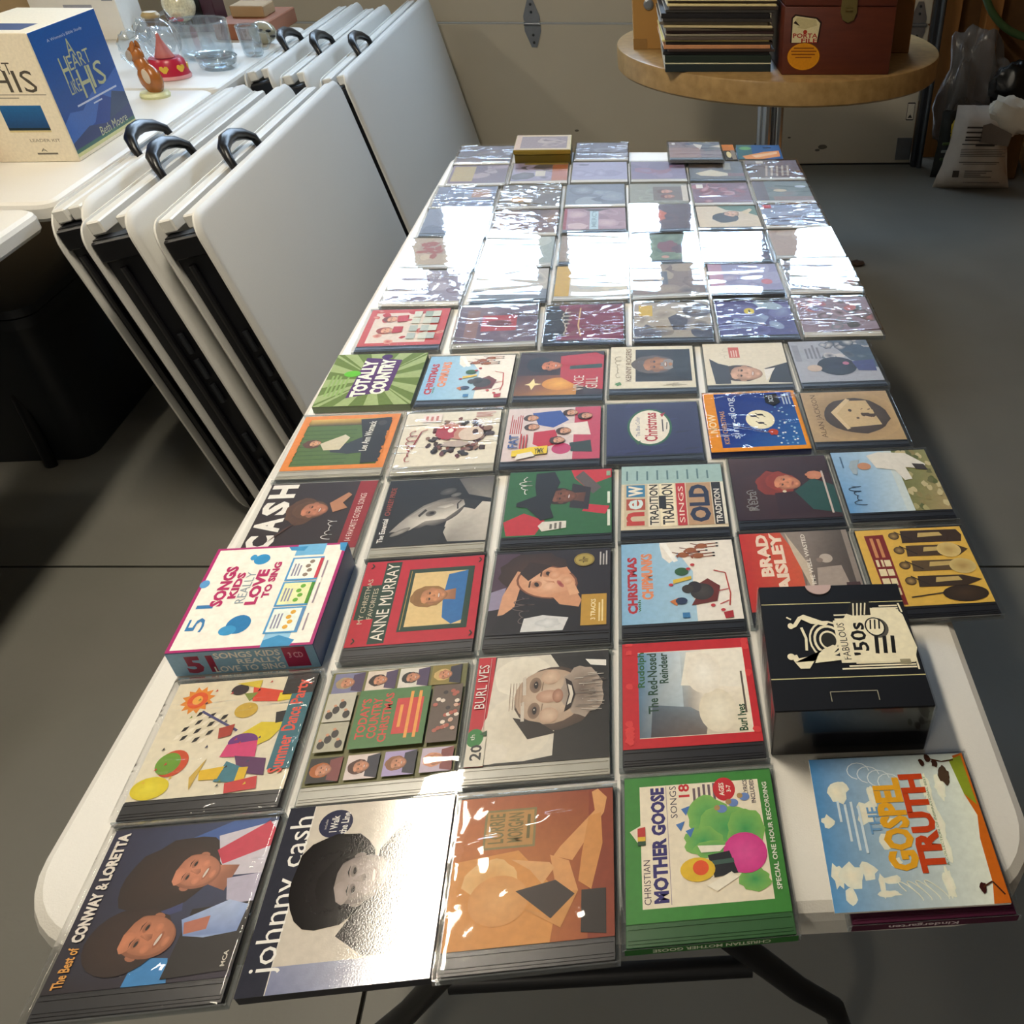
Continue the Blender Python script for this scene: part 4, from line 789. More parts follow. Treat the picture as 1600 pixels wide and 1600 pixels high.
for y in (.45, .69): A.E(.45, y, .045, .075, '#8a7260', '#5a463a'); A.E(.455, y, .016, .036, '#1f1613', n=12); A.E(.452, y+.008, .005, .007, '#e6dccc', n=8); A.P([(.36, y-.09), (.385, y-.09), (.375, y+.09), (.35, y+.08)], '#c9beb0'); A.L([(.5, y-.06), (.51, y+.06)], .008, '#8a7260')
A.E(.55, .575, .09, .06, '#b08a74', '#d0ac94'); A.E(.62, .575, .04, .065, '#9a6e5a', '#c49a82'); A.E(.56, .40, .07, .07, '#bfa088', '#d6bca4'); A.E(.56, .76, .07, .07, '#bfa088', '#d6bca4')
for k in range(5): A.L([(.27+.022*k, .46+.01*k), (.265+.022*k, .72)], .004, '#9a8270')
A.P([(.67, .42), (.72, .46), (.75, .58), (.72, .70), (.67, .74), (.70, .58)], '#241614'); A.P([(.69, .48), (.72, .50), (.735, .58), (.72, .66), (.69, .68), (.71, .58)], '#d9cfc0')
for k in range(26): A.L([(.74+random.uniform(0, .2), .42+k*.014), (.80+random.uniform(0, .18), .41+k*.0145)], .006, random.choice(['#c9bfb2', '#8f8478', '#6a5e54']))
A.T('BURL IVES', .015, .09, .5, .92, '#e8dcd6', b=False); A.L([(.1, .2), (.1, .98)], .004, '#d9a0a0'); A.R(0, 0, .13, .24, '#d9d2c2'); A.E(.05, .24, .06, .08, '#2f7a3a'); A.T('20', .03, .11, .05, .18, '#2a2a2a'); A.T('th', .02, .05, .22, .27, '#e8e4da', b=False); A.P([(.08, .27), (.13, .3), (.13, .25)], '#1f4a28')
disc((2, 3), A, 'disc with a close-up of a laughing white bearded man in fur hat', tray='c')
A = Art('#c0222a'); A.R(.12, .085, .945, .90, '#efe6d4'); A.R(.12, .09, .5, .895, ['#5a6a78', '#a8bcc8', '#d9e3e6', '#4f86ac']); A.R(.45, .09, .62, .895, ['#6a6a70', '#efe6d4', '#efe6d4', '#c9d6da']); A.P([(.2, .09), (.62, .09), (.64, .24), (.5, .34), (.22, .38)], ['#4a4548', '#7a6e66', '#9a9088', '#7f8a92', '#566674'])
A.P([(.44, .55), (.94, .5), (.94, .88), (.5, .88)], '#efe9da'); A.P([(.6, .09), (.94, .09), (.94, .5), (.66, .42)], ['#cfc4ae', '#e6dcc4', '#efe6d2', '#e6dcc8']); A.E(.7, .3, .14, .2, '#e3d9c2', '#f2ebd8'); A.E(.62, .66, .14, .2, '#ece4d4', '#f7f3e8')
A.T('Rudolph', .115, .185, .55, .90, '#2f5f3a'); A.T('The Red-Nosed', .19, .265, .30, .885, '#2a4a3a'); A.T('Reindeer', .28, .35, .58, .885, '#2a4a3a'); A.T('Burl Ives', .84, .905, .10, .34, '#1f4a2c'); A.lines(.895, .925, .26, .66, 1, '#5a5048')
for i in range(14): A.E(random.choice((.05, .97)), random.random(), .03, .03, '#d43a3a', n=8, wob=.3)
disc((2, 4), A, 'red bordered disc with dark green title and pale snow scene, second row')
A = Art('#141519'); A.R(0, .835, 1, .842, '#c9bf8a'); A.R(0, .225, 1, .232, '#c9bf8a'); c = '#e6dcbc'
A.P([(.44, .40), (.97, .36), (1, .44), (.97, .72), (.93, .78), (.80, .78), (.62, .80), (.50, .62)], c)
for k in range(3): A.L([(.47+.05*k, .29+.02*k), (.96, .29+.02*k)], .012, c); A.L([(.49, .66+.035*k), (.62, .66+.035*k)], .012, c); A.L([(.72+.05*k, .76+.02*k), (.95, .76+.02*k)], .012, c)
A.L([(.97, .27), (.97, .36)], .012, c); A.L([(.96, .82), (.97, .74)], .012, c); A.P([(.58, .74), (.64, .86), (.76, .84), (.74, .66)], '#23211d')
for k in range(4): A.L([(.62+.028*k, .69+.012*k), (.645+.028*k, .83)], .010, c)
for rr_, cc in ((.155, c), (.14, '#141519'), (.12, c), (.10, '#141519'), (.075, c), (.06, '#2a2924')): A.E(.42, .52, rr_*.85, rr_*1.05, cc)
A.P([(.475, .335), (.97, .33), (.99, .46), (.97, .72), (.62, .72), (.475, .68)], c)
A.T('FABULOUS', .495, .545, .36, .66, '#191816', b=False); A.T("'50s", .57, .68, .39, .66, '#191816')
A.E(.77, .61, .075, .085, '#55524a'); A.E(.755, .62, .07, .08, '#191816'); A.E(.755, .62, .06, .07, c)
for k in range(3): A.L([(.72+.03*k, .60), (.735+.03*k, .68)], .011, '#191816'); A.L([(.725+.055*k, .40), (.745+.055*k, .54)], .026, '#191816')
A.R(.86, .31, .93, .35, '#8f886c')
A.P([(.15, .40), (.19, .41), (.2, .38), (.3, .40), (.34, .36), (.38, .36), (.44, .42), (.48, .46), (.44, .48), (.36, .44), (.3, .36), (.26, .30), (.2, .30), (.17, .35)], c); A.E(.15, .395, .025, .025, c); A.P([(.3, .34), (.5, .36), (.5, .38), (.34, .42)], c); A.P([(.18, .62), (.22, .64), (.26, .7), (.32, .66), (.42, .64), (.44, .66), (.36, .7), (.28, .74), (.24, .72), (.2, .66)], c); A.E(.18, .645, .02, .025, c); A.L([(.26, .44), (.27, .54), (.25, .63)], .018, c); A.L([(.19, .70), (.16, .72)], .012, c)
A.L([(.36, .05), (.36, .12), (.66, .12), (.66, .05)], .006, '#8f8a76')
bx = tag(empty('box_set', (.163, .5055, TOPZ+.0003), -.035), 'black cardboard box set with cream dancing couple, right of the table', 'box')
MB().box(-.0655, -.072, 0, .0655, .072, .0585, .0012).build('carton', mat('black_card', '#121317', .28, nscale=30), bx)
link('cover', A.mesh('cover', print_mat('gloss_print', .3), -.065, -.0715, .065, .0715, .0588, 1.2e-5), bx)
MB().prism([(.012*math.cos(a), .0715+.012*math.sin(a)) for a in [math.pi+math.pi*k/12 for k in range(13)]], .0590, .0596, M=T4(-.010, 0, 0)).build('thumb_notch', mat('notch_card', '#b59a92', .5), bx)
q = MB()
for x0, x1, y0, y1 in ((-.0664, -.0660, -.0725, .0725), (.0660, .0664, -.0725, .0725)): q.box(x0, y0, .0002, x1, y1, .0590)
q.box(-.0664, -.0730, .0002, .0664, -.0726, .0590); q.build('clear_slip', M_lid, bx)
# third row
A = Art('#f0ebdf'); fr = '#a8246a'
for q in ((0, 0, 1, .02), (0, .98, 1, 1), (0, 0, .025, 1), (.975, 0, 1, 1)): A.R(*q, fr)
A.R(.64, .02, .82, .12, '#8fc3e0'); A.R(.62, .88, .84, 1, '#6fb0d8'); A.P([(.64, .0), (.84, .0), (.86, .05), (.74, .1), (.64, .06)], '#3a8ec0'); A.P([(.55, .98), (.7, .98), (.68, .93), (.58, .94)], '#3a8ec0'); A.P([(.94, 1), (1, 1), (1, .9), (.96, .92)], '#3a8ec0')
for e in ((.38, .86, .06, .055, '#2f8ac0'), (.31, .885, .025, .03, '#3a94c8'), (.42, .22, .085, .085, '#2678b0'), (.36, .17, .06, .045, '#3a94c8'), (.035, .63, .035, .04, '#5a9ad0')): A.E(*e)
A.T('51', .06, .18, .17, .42, '#3a7ab0', b=False); A.T('SONGS', .145, .235, .40, .80, '#b02a60', b=2); A.T('KIDS', .25, .31, .47, .73, '#b02a60', b=2); A.T('REALLY', .32, .385, .42, .73, '#8fa0a8', b=False); A.T('LOVE', .395, .48, .40, .75, '#b02a60', b=2); A.T('TO SING', .495, .55, .46, .82, '#b02a60', b=2)
for k, (bg, c1, c2) in enumerate((('#e6efe6', '#d9a53a', '#5a8ab8'), ('#e6e8b4', '#6aa83a', '#4a8a2a'), ('#f0efe6', '#8a7a6a', '#c23a4a'))):
    y0 = .13+k*.25; A.R(.62, y0-.015, .86, y0+.225, '#4a94c8'); A.R(.635, y0, .845, y0+.21, bg); A.R(.835, y0, .86, y0+.21, c2)
    for j in range(4): A.E(.76+.02*(j % 2), y0+.04+.045*j, .02, .02, c1, n=8)
    A.lines(.65, .72, y0+.03, y0+.17, 3, '#8a8aa0'); A.lines(.885, .905, y0, y0+.2, 1, '#9a8a98')
bx = tag(empty('box_set', (-.3672, .6355, TOPZ+.0003), .012), 'white and magenta cardboard box set of children songs at the left edge', 'box')
MB().box(-.0632, -.0705, 0, .0632, .0705, .0305, .0008).build('carton', mat('blue_card', '#35507c', .4, nscale=18, namt=.4), bx)
link('cover', A.mesh('cover', print_mat('gloss_print', .3), -.063, -.0703, .063, .0703, .0307, 1.2e-5), bx)
A = Art('#7fa8c4'); A.T('51', .1, .30, .08, .84, '#8a2040', b=2, d='r'); A.T('SONGS KIDS', .31, .76, .66, .92, '#e6e4dc', d='r'); A.T('REALLY', .45, .76, .38, .6, '#e6e4dc', d='r'); A.T('LOVE TO SING', .28, .76, .06, .32, '#e6e4dc', d='r'); A.R(.78, .1, .94, .98, '#9a1c4a'); A.T('3 CD', .81, .91, .5, .75, '#d9a0b4', d='r')
link('front_print', A.mesh('front_print', print_mat('gloss_print', .3), -.063, .001, .063, .0298, .0707, 1.2e-5, plane='y'), bx)
A = Art('#b81c30'); A.R(.015, .3, .18, .70, '#1f3a2c'); A.R(.17, .02, .30, .98, '#1f3a2c'); A.T('MY CHRISTMAS', .05, .09, .25, .78, '#c9bca0', b=False); A.T('FAVORITES', .115, .155, .30, .66, '#c9bca0', b=False); A.T('ANNE MURRAY', .185, .285, .05, .96, '#ebe3d4', b=False)
A.R(.38, .13, .93, .87, '#1f3a2a'); A.R(.43, .18, .88, .82, '#dcbf86'); A.R(.4, .15, .405, .85, '#b99a4a'); A.P([(.72, .78), (.88, .82), (.88, .22), (.8, .18), (.72, .26), (.7, .5)], '#2a6aa8'); A.head(.60, .52, .135, '#c98a60', '#8a6438', up=(-1, -.05), hs=1.05)
for x, y in ((.05, .06), (.05, .94), (.96, .06), (.96, .94)): A.L([(x, y-.03), (x+.02, y), (x, y+.03)], .012, '#2a2a1c')
disc((3, 2), A, 'red and dark green disc with a framed portrait of a woman in blue')
A = Art('#241d22'); A.P([(0, .98), (.2, .98), (.3, .7), (.1, .5), (0, .52)], '#4a3444'); A.P([(.0, .5), (.12, .55), (.1, .3), (0, .28)], '#8f86a0'); A.E(.34, .74, .3, .24, '#33221c', '#4a3026', wob=.08); A.P([(.1, .45), (.2, .75), (.26, .72), (.22, .4), (.2, .24), (.08, .22)], '#d09a78')
A.E(.46, .6, .27, .2, '#7a4c38', '#c48a68', rot=-.35); A.E(.46, .6, .25, .185, '#cf9672', '#e2b494', rot=-.35); A.P([(.52, .76), (.62, .78), (.66, .7), (.56, .68)], '#cf9672'); A.P([(.5, .44), (.7, .50), (.76, .36), (.74, .28), (.58, .32)], '#cc9470'); A.P([(.62, .56), (.68, .6), (.74, .44), (.66, .42)], '#d9a682')
A.P([(.22, .72), (.3, .62), (.44, .76), (.5, .8), (.3, .86)], '#33221c')

for x, y in ((.37, .57), (.46, .70)): A.E(x, y, .05, .045, '#c08a6a', '#8a5a44', rot=.3); A.E(x+.004, y, .018, .03, '#1f1412', rot=.4, n=12); A.P([(x-.065, y-.03), (x-.05, y-.035), (x-.045, y+.05), (x-.06, y+.04)], '#4a2e22')
A.P([(.42, .63), (.52, .60), (.53, .565), (.49, .56)], ['#d9a888', '#c08464', '#a4664a', '#cf9672']); A.E(.575, .565, .02, .052, '#b06a5c', '#8a3034', rot=.55); A.E(.48, .54, .06, .05, '#d9a888', '#e6b898', rot=.3); A.E(.52, .68, .05, .05, '#cf9672', '#e0ae8e'); A.E(.63, .60, .05, .05, '#d09a76', '#e0b090')
A.P([(.02, .0), (.78, .0), (.76, .26), (.5, .34), (.3, .4), (.1, .2)], '#1c181c'); squig(A, .18, .1, .2, .34, '#6a5a58', .01, seed=3)
A.P([(.28, .02), (.62, .02), (.66, .16), (.45, .2), (.3, .17)], '#d3d3d3'); A.E(.5, .11, .1, .05, '#c2c4c6', '#dedede', wob=.2); A.R(.76, .06, .97, .42, '#b98f34'); A.T('3 TRACKS', .84, .88, .12, .36, '#efe0b0'); A.lines(.9, .95, .1, .36, 2, '#e6d49a'); A.E(.77, .86, .09, .085, '#8f7c3a'); A.E(.77, .86, .075, .07, '#a8954a'); squig(A, .72, .82, .1, .08, '#5a4a20', .01, 8, 5); A.lines(.9, .98, .78, .98, 3, '#b9b4b0')
disc((3, 3), A, 'dark disc with a brunette woman resting her head on her hands')
def winter(A):
    A.R(0, 0, .62, 1, ['#86b4d6', '#a9cbe0', '#a9cbe0', '#86b4d6']); A.P([(.34, .98), (.36, .80), (.42, .72), (.46, .76), (.5, .86), (.62, .6), (.6, .3), (.66, .0), (1, 0), (1, 1), (.4, 1)], '#ece6dc')
    A.P([(.34, 1), (.46, .73), (.5, .75), (.44, .88), (.4, 1)], '#f6f4ee'); A.T('CHRISTMAS', .05, .135, .12, .82, '#b02a34', b=2); A.T('with', .135, .16, .14, .28, '#2f6a3a'); A.T('CHIPMUNKS', .17, .27, .28, .86, '#e08a5e', b=2)
    for x, y in ((.62, .88), (.72, .93), (.55, .82), (.68, .80)):
        A.E(x, y, .05, .035, '#9a5a34'); A.P([(x-.07, y-.01), (x-.03, y+.03), (x-.05, y-.04)], '#8a4a2a'); A.L([(x-.04, y+.02), (x-.1, y+.04)], .01, '#6a3a20')
        for k in (-.02, .02): A.L([(x+.02, y+k), (x+.13, y+k+.01)], .012, '#8a4a2a'); A.E(x+.14, y+k+.01, .014, .01, '#1f1a1a', n=8)
    A.P([(.58, .18), (.80, .22), (.84, .4), (.74, .5), (.66, .44), (.64, .3)], '#6a2a24'); A.E(.68, .34, .1, .1, '#35302e', '#4a4440'); A.E(.62, .4, .06, .07, '#2f2a2c'); A.L([(.9, .16), (.92, .3), (.9, .56), (.8, .6)], .012, '#b9443a'); A.L([(.82, .18), (.9, .22)], .01, '#b9443a'); A.L([(.82, .34), (.91, .36)], .01, '#b9443a')
    A.P([(.44, .50), (.6, .54), (.6, .5), (.44, .45)], '#d9b83a'); A.E(.52, .6, .06, .05, '#2f5a34'); A.E(.56, .38, .05, .05, '#3a342f'); A.P([(.40, .24), (.48, .28), (.46, .18)], '#c9763a'); A.E(.5, .24, .05, .04, '#2a3a5a')
    for x, y in ((.42, .44), (.58, .63), (.76, .17), (.84, .11), (.62, .68)): A.E(x, y, .02, .018, '#b9343a', n=10)
    A.P([(.84, .08), (.92, .1), (.92, .02), (.85, .01)], '#a8242c'); A.R(.5, .04, .56, .1, '#3a7ab0')
A = Art('#ece6dc'); winter(A); disc((3, 4), A, 'pale blue and white cartoon winter disc in the third row')
A = Art('#7a6a60'); A.R(0, 0, .5, 1, ['#b82a22', '#cf5a3a', '#cf5a3a', '#c22a20']); A.P([(.38, 1), (.48, .7), (.55, .5), (.5, .2), (.55, 0), (1, 0), (1, 1)], '#8f837a'); A.P([(.42, 1), (.55, .62), (.6, .5), (.62, .2), (.66, 0), (.6, 0), (.52, .4), (.46, .7)], '#c9b9a4'); A.R(.58, 0, .95, 1, ['#6a5e58', '#4a423e', '#5a524c', '#8a7e76'])
A.T('BRAD', .14, .25, .42, .98, '#efd9c4', b=2); A.T('PAISLEY', .27, .38, .10, 1.0, '#efd9c4', b=2); A.T('TIME WELL WASTED', .56, .6, .25, .96, '#e6ded2'); A.E(.74, .62, .06, .06, '#b9aca0'); A.E(.68, .6, .03, .03, '#8a7a70'); A.P([(.64, .5), (.86, .52), (.9, .2), (.6, .2)], '#a89a90'); A.P([(.86, .3), (.98, .3), (.98, .1), (.84, .12)], '#4a3434')
disc((3, 5), A, 'red and grey disc partly hidden by the black box set')
A = Art('#dcb24e'); A.P([(.07, .92), (.25, .93), (.25, .02), (.09, .02)], '#7a2420'); A.lines(.1, .22, .62, .9, 2, '#c98a5a')
for k, y in enumerate((.50, .38, .26, .14)): A.R(.1, y, .165, y+.09, '#e6d8b0'); A.R(.175, y, .23, y+.085, '#e6d8b0')
A.L([(.135, .5), (.135, .6)], .02, '#7a2420')
for y, l, d, s_ in ((.90, .55, '#3a2a1e', .10), (.70, .48, '#4a3826', .085), (.50, .46, '#5a4830', .08), (.30, .42, '#3a2c20', .08)):
    A.P([(.40, y-s_), (.40+l, y-s_*1.1), (.98, y-.02), (.40+l, y+s_*.6), (.42, y+s_*.7)], d); A.E(.345, y, .05, .05, '#3a2a1c', '#a88a54'); A.P([(.56, y-.03), (.8, y-.02), (.78, y+.03), (.58, y+.03)], '#c2a868'); A.L([(.36, y+.06), (.5, y-.06)], .012, '#2a2018')
A.E(.80, .68, .11, .1, '#d6bd7a', '#b89a5a'); A.E(.86, .46, .12, .1, '#cfb878', '#a88a50'); A.E(.78, .12, .2, .1, '#2f2319', '#463424'); A.L([(.3, .1), (.62, .14)], .014, '#2a2018')
disc((3, 6), A, 'yellow disc with a string band photograph at the right edge')
# fourth row
A = Art('#2b1d1a'); A.R(.83, 0, 1, 1, '#8c1c22'); A.T('14 FAVORITE GOSPEL SONGS', .88, .935, .1, .80, '#e6cfc4', b=False)
for ch, y in (('C', 0.0), ('A', .25), ('S', .50), ('H', .76)): A.T(ch, .02, .26, y+.01, y+.22, '#e8e4dc', b=2)
A.E(.40, .56, .15, .2, '#5a3a22', '#3a2418', wob=.08); A.head(.48, .57, .15, '#b9785a', '#5a3c24', up=(-.98, .1), hs=1.0, neck=False); A.P([(.62, .66), (.76, .82), (.8, .78), (.74, .66), (.8, .58), (.68, .52)], '#b07a58'); squig(A, .66, .12, .1, .3, '#e0dcd6', .01, seed=7); A.P([(.3, .3), (.4, .4), (.2, .12)], '#4a2a1c')
disc((4, 1), A, 'dark brown disc with huge white vertical letters behind the children box set', tray='c')
A = Art('#141313'); A.P([(.66, .98), (.78, .72), (1, .64), (1, 1)], ['#5a5651', '#6a655e', '#8a857c', '#4a4642']); A.P([(.62, .34), (.72, .46), (.82, .62), (1, .58), (1, .02), (.66, .03), (.6, .18)], ['#d0cac0', '#c4beb4', '#a8a29a', '#c9c3b8', '#b3ada4', '#8a857e', '#b9b3aa']); A.P([(.74, .66), (.92, .6), (.86, .48), (.76, .52)], '#22201f')
A.E(.48, .47, .3, .2, '#3a3532', '#c9c2b8', rot=.55, n=30); A.P([(.10, .20), (.3, .22), (.42, .34), (.6, .36), (.7, .48), (.76, .56), (.74, .64), (.6, .64), (.5, .6), (.38, .54), (.24, .4)], ['#8f8983', '#b3ada5', '#d6d0c6', '#d2ccc2', '#c4beb4', '#b3ada4', '#7a746d', '#5f5a55', '#8a847c', '#a8a29a', '#a39d95'])
A.P([(.02, .1), (.12, .2), (.24, .42), (.38, .58), (.52, .66), (.68, .70), (.62, .95), (.2, .98), (0, .6)], '#161414'); A.E(.58, .78, .08, .05, '#3a3734', '#5a5652', rot=.4); A.E(.66, .72, .05, .03, '#55514c', '#77726c', rot=.4)
A.E(.46, .45, .05, .04, '#6a645e', '#2a2624', rot=.5); A.E(.47, .455, .022, .02, '#121010', n=12); A.P([(.36, .40), (.42, .5), (.40, .52), (.345, .43)], '#2f2a28'); A.P([(.5, .54), (.62, .60), (.66, .56), (.58, .52)], ['#a8a29a', '#6a645e', '#c4beb4', '#d0cac0']); A.L([(.70, .50), (.69, .58), (.72, .63)], .014, '#2f2a28'); A.P([(.14, .0), (.58, .0), (.62, .24), (.44, .28), (.3, .18)], '#1f1d1c'); A.E(.22, .2, .1, .03, '#6a645e', '#a39d95', rot=.6)
A.T('The Essential', .035, .085, .06, .40, '#e6e2dc'); A.T('CHARLEY PRIDE', .035, .085, .45, .88, '#9a4438')
disc((4, 2), A, 'black and white portrait disc of a man looking right, fourth row', tray='c')
A = Art('#2a6236'); A.P([(.0, .22), (.18, .34), (.38, .22), (.3, .02), (.04, .02)], '#b82a34'); A.P([(.6, 1), (1, 1), (1, .86), (.74, .72), (.64, .86)], '#c02a34'); A.P([(.72, .98), (.9, .7), (.82, .6), (.64, .88)], '#5a504c'); A.P([(.78, .44), (.98, .4), (.94, .28), (.72, .34)], '#c02a3a')
A.P([(.62, .78), (.8, .7), (.78, .36), (.6, .4)], '#2a2224'); A.head(.52, .58, .15, '#7a4a34', '#2a1a16', up=(-.95, .1), hs=.95); A.P([(.26, .74), (.26, .96), (.44, .98), (.5, .8), (.46, .66), (.42, .42), (.46, .26), (.34, .22), (.2, .42), (.1, .44), (.1, .5), (.28, .6)], '#171517')
squig(A, .1, .62, .14, .32, '#e3e6dc', .012, seed=4); A.P([(.36, .06), (.58, .1), (.58, .2), (.36, .2), (.32, .14)], '#d6d2c8'); A.lines(.42, .55, .09, .19, 3, '#6a665e'); A.R(.96, .44, .985, .62, '#d9e0d0'); A.R(.96, .1, .985, .34, '#d9e0d0'); A.R(.95, .88, .99, .96, '#8aa88a')
disc((4, 3), A, 'green disc with a man in a black hat and red shirt')
A = Art('#d8cbb0'); A.R(0, .70, 1, 1, '#9fbcba')
for k in range(9): A.lines(.04+k*.1, .075+k*.1, .76, .95, 1, '#5a7a80')
A.R(.03, .04, .25, .69, '#c9b99a'); A.T('n', .05, .22, .06, .26, '#b9362e'); A.R(.05, .29, .23, .46, '#a84a34'); A.T('e', .07, .21, .30, .45, '#cfe0e0'); A.R(.05, .49, .23, .68, '#3a7aa0'); A.T('w', .07, .21, .50, .67, '#e6e0d0')
A.R(.26, .04, .36, .69, '#e6dcc4'); A.T('TRADITION', .27, .355, .06, .68, '#22201e'); A.R(.37, .04, .52, .69, '#efe3c4'); A.T('TRADITION', .39, .50, .06, .68, '#2a2622'); A.R(.36, .3, .43, .5, '#22201e'); A.R(.53, .04, .62, .69, '#b92e34'); A.T('SINGS', .55, .60, .08, .64, '#efdcc8', b=False); A.R(.63, .04, .87, .69, '#b99470')
A.T('OLD', .65, .85, .08, .66, '#232c48', b=2); A.R(.88, .04, .97, .69, '#1f1d1c'); A.T('TRADITION', .895, .955, .06, .58, '#e6e0d4'); A.R(.97, .04, 1, .69, '#e6e0d0')
disc((4, 4), A, 'disc covered in large blue, red and tan block lettering', film=False)
A = Art('#36191a'); A.R(0, 0, .5, 1, ['#2e1216', '#3a1a1a', '#4a261e', '#3a1c18']); A.R(.0, .7, 1, 1, ['#3a1c18', '#2c1616', '#381c1a', '#44241c']); A.E(.42, .56, .2, .2, '#8a2e18', '#6a2216', rot=.4, wob=.12); A.P([(.6, .42), (.8, .62), (1, .5), (1, .06), (.7, .14), (.62, .3)], '#1e4a42'); A.P([(.4, .4), (.6, .42), (.75, .1), (.4, .05)], '#321418'); A.head(.52, .57, .165, '#d08862', '#8c2f18', up=(-.9, .25), hs=.98, smile=False, neck=False); A.E(.84, .67, .09, .07, '#c07a58', '#d08a68', wob=.12); A.E(.5, .42, .02, .02, '#e6d8b8', n=10)
squig(A, .1, .12, .12, .34, '#8f8a86', .012, seed=6); A.T("Reba", .12, .22, .14, .44, '#8a8682', b=False); A.lines(.9, .94, .06, .9, 1, '#c9b9b0')
disc((4, 5), A, 'dark maroon disc with a red haired woman in green, fourth row')
A = Art('#9cc2e0'); A.R(0, 0, .6, 1, ['#5f97cc', '#c4d6de', '#b9d2e2', '#8fb4d6']); A.R(.62, 0, 1, 1, ['#7a7a4a', '#a8946a', '#8a8a5a', '#5f6a3a']); A.R(.56, 0, .64, 1, '#c9d6d8')
for i in range(30): A.E(random.uniform(.66, .98), random.uniform(.02, .98), .03, .05, random.choice(['#5a6238', '#8a7f52', '#a8a070', '#6a6a44', '#c2b58a']), n=9, wob=.3)
A.P([(.36, .92), (.5, .98), (.78, .94), (.94, .74), (.9, .66), (.72, .7), (.74, .5), (.66, .48), (.6, .66), (.42, .7)], '#ddd9d0'); A.P([(.8, .76), (.92, .74), (.94, .64), (.82, .66)], '#3a3230'); A.E(.3, .74, .07, .06, '#c08a68'); A.P([(.16, .62), (.2, .6), (.24, .78), (.28, .86), (.18, .84), (.14, .74)], '#9fb0bc'); squig(A, .06, .1, .14, .34, '#22303e', .012, seed=8); A.lines(.07, .1, .72, .94, 1, '#4a6a8a')
disc((4, 6), A, 'sky blue disc with a man in a white shirt outdoors, right edge')
# fifth row
A = Art('#d9812a'); A.R(.07, .07, .93, .93, '#4f6a2a'); A.R(.07, .80, .93, .93, ['#3a3a1a', '#3a2a1a', '#c9a04a', '#d9b45a'])
for k in range(9): A.R(.08, .1+k*.075, .6, .115+k*.075, '#3f5a22')
A.P([(.34, .44), (.56, .46), (.8, .66), (.9, .7), (.92, .3), (.6, .26), (.42, .3)], '#2c3034'); A.P([(.28, .46), (.5, .62), (.56, .56), (.5, .34), (.34, .34)], '#c9c0a4'); A.E(.2, .46, .09, .08, '#5a3420', wob=.1); A.head(.22, .47, .07, '#cf9a70', '#5a3420', neck=False); A.P([(.6, .9), (.93, .93), (.93, .1), (.76, .08), (.7, .5)], '#1d1a16'); A.T('Lee Ann Womack', .70, .775, .30, .86, '#d6d2c4'); A.E(.84, .82, .045, .05, '#3a3430')
for i in range(24): A.E(random.choice((.07, .93)), random.random()*.9+.05, .012, .02, '#d9812a', n=8, wob=.4)
disc((5, 1), A, 'orange bordered disc with a seated woman on green boards, left edge', tray='c')
A = Art('#e2dccb'); r_ = random.Random(4)
for i in range(70):
    a = r_.uniform(0, 6.28); q = r_.uniform(.2, .34); A.E(.60+q*math.cos(a)*.95, .5+q*math.sin(a)*1.05, r_.uniform(.02, .045), r_.uniform(.02, .05), r_.choice(['#3a2420', '#5a2a2c', '#7a4a44', '#2a2220', '#8a6a5a']), n=9, wob=.3)
A.P([(.36, .7), (.5, .78), (.66, .66), (.74, .5), (.6, .44), (.46, .5)], '#c08a78'); A.E(.72, .54, .13, .13, '#d6c4b4'); A.E(.45, .58, .1, .14, '#a83a48', wob=.2); A.E(.50, .62, .03, .04, '#efe6e0'); A.E(.76, .58, .03, .05, '#4a302c'); A.E(.58, .36, .14, .06, '#b9a9a0', wob=.2)
squig(A, .06, .06, .12, .62, '#9a2a34', .012, 20, 3); A.L([(.14, .3), (.2, .62), (.26, .66)], .012, '#9a2a34'); A.R(.18, .8, .38, .95, '#e8dcd6'); A.lines(.2, .36, .82, .94, 3, '#c27a74'); A.lines(.74, .96, .86, .96, 4, '#b9746c', 'r')
disc((5, 2), A, 'white disc with a wreath of brown and pink leaves, fifth row', tray='c', film=True)
A = Art('#d3c4c4'); A.R(.72, 0, 1, 1, '#b8405a'); A.lines(.04, .17, .5, .88, 6, '#a84a4a'); A.P([(.26, .9), (.56, .94), (.66, .74), (.5, .6), (.34, .66)], '#2a4a9a'); A.P([(.3, .52), (.52, .56), (.58, .3), (.4, .22), (.3, .3)], '#b8203a'); A.P([(.6, .66), (.86, .7), (.9, .44), (.66, .46)], '#e0d6d0'); A.P([(.68, .3), (.9, .34), (.92, .12), (.7, .14)], '#2a3a34'); A.E(.6, .2, .1, .1, '#b83a6a')
for x, y in ((.26, .80), (.28, .62), (.68, .88), (.62, .52), (.84, .80), (.56, .34)): A.head(x, y, .075, '#d09a7c', '#3a241c', neck=False)
A.T('FAT', .05, .15, .22, .46, '#2a4a8a'); A.lines(.16, .25, .2, .48, 3, '#b83a3a'); A.P([(.1, .06), (.46, .1), (.46, .24), (.28, .22), (.1, .16)], '#e0c41e'); A.T('YMK', .33, .43, .1, .2, '#3a3a1a', d='r'); A.P([(.14, .0), (.34, .06), (.3, .14), (.16, .1)], '#e0dcd4')
disc((5, 3), A, 'disc with a crowd of smiling people and yellow torn sticker')
A = Art('#262650'); r_ = random.Random(8)
for i in range(14): A.P([(lambda x, y: (x, y))(*q) for q in ((lambda x, y: ((x, y), (x+.14, y+.02), (x+.2, y+.05), (x+.04, y+.04)))(r_.uniform(0, .8), r_.uniform(0, .95)))], r_.choice(['#2e2e5e', '#1f1f44']))
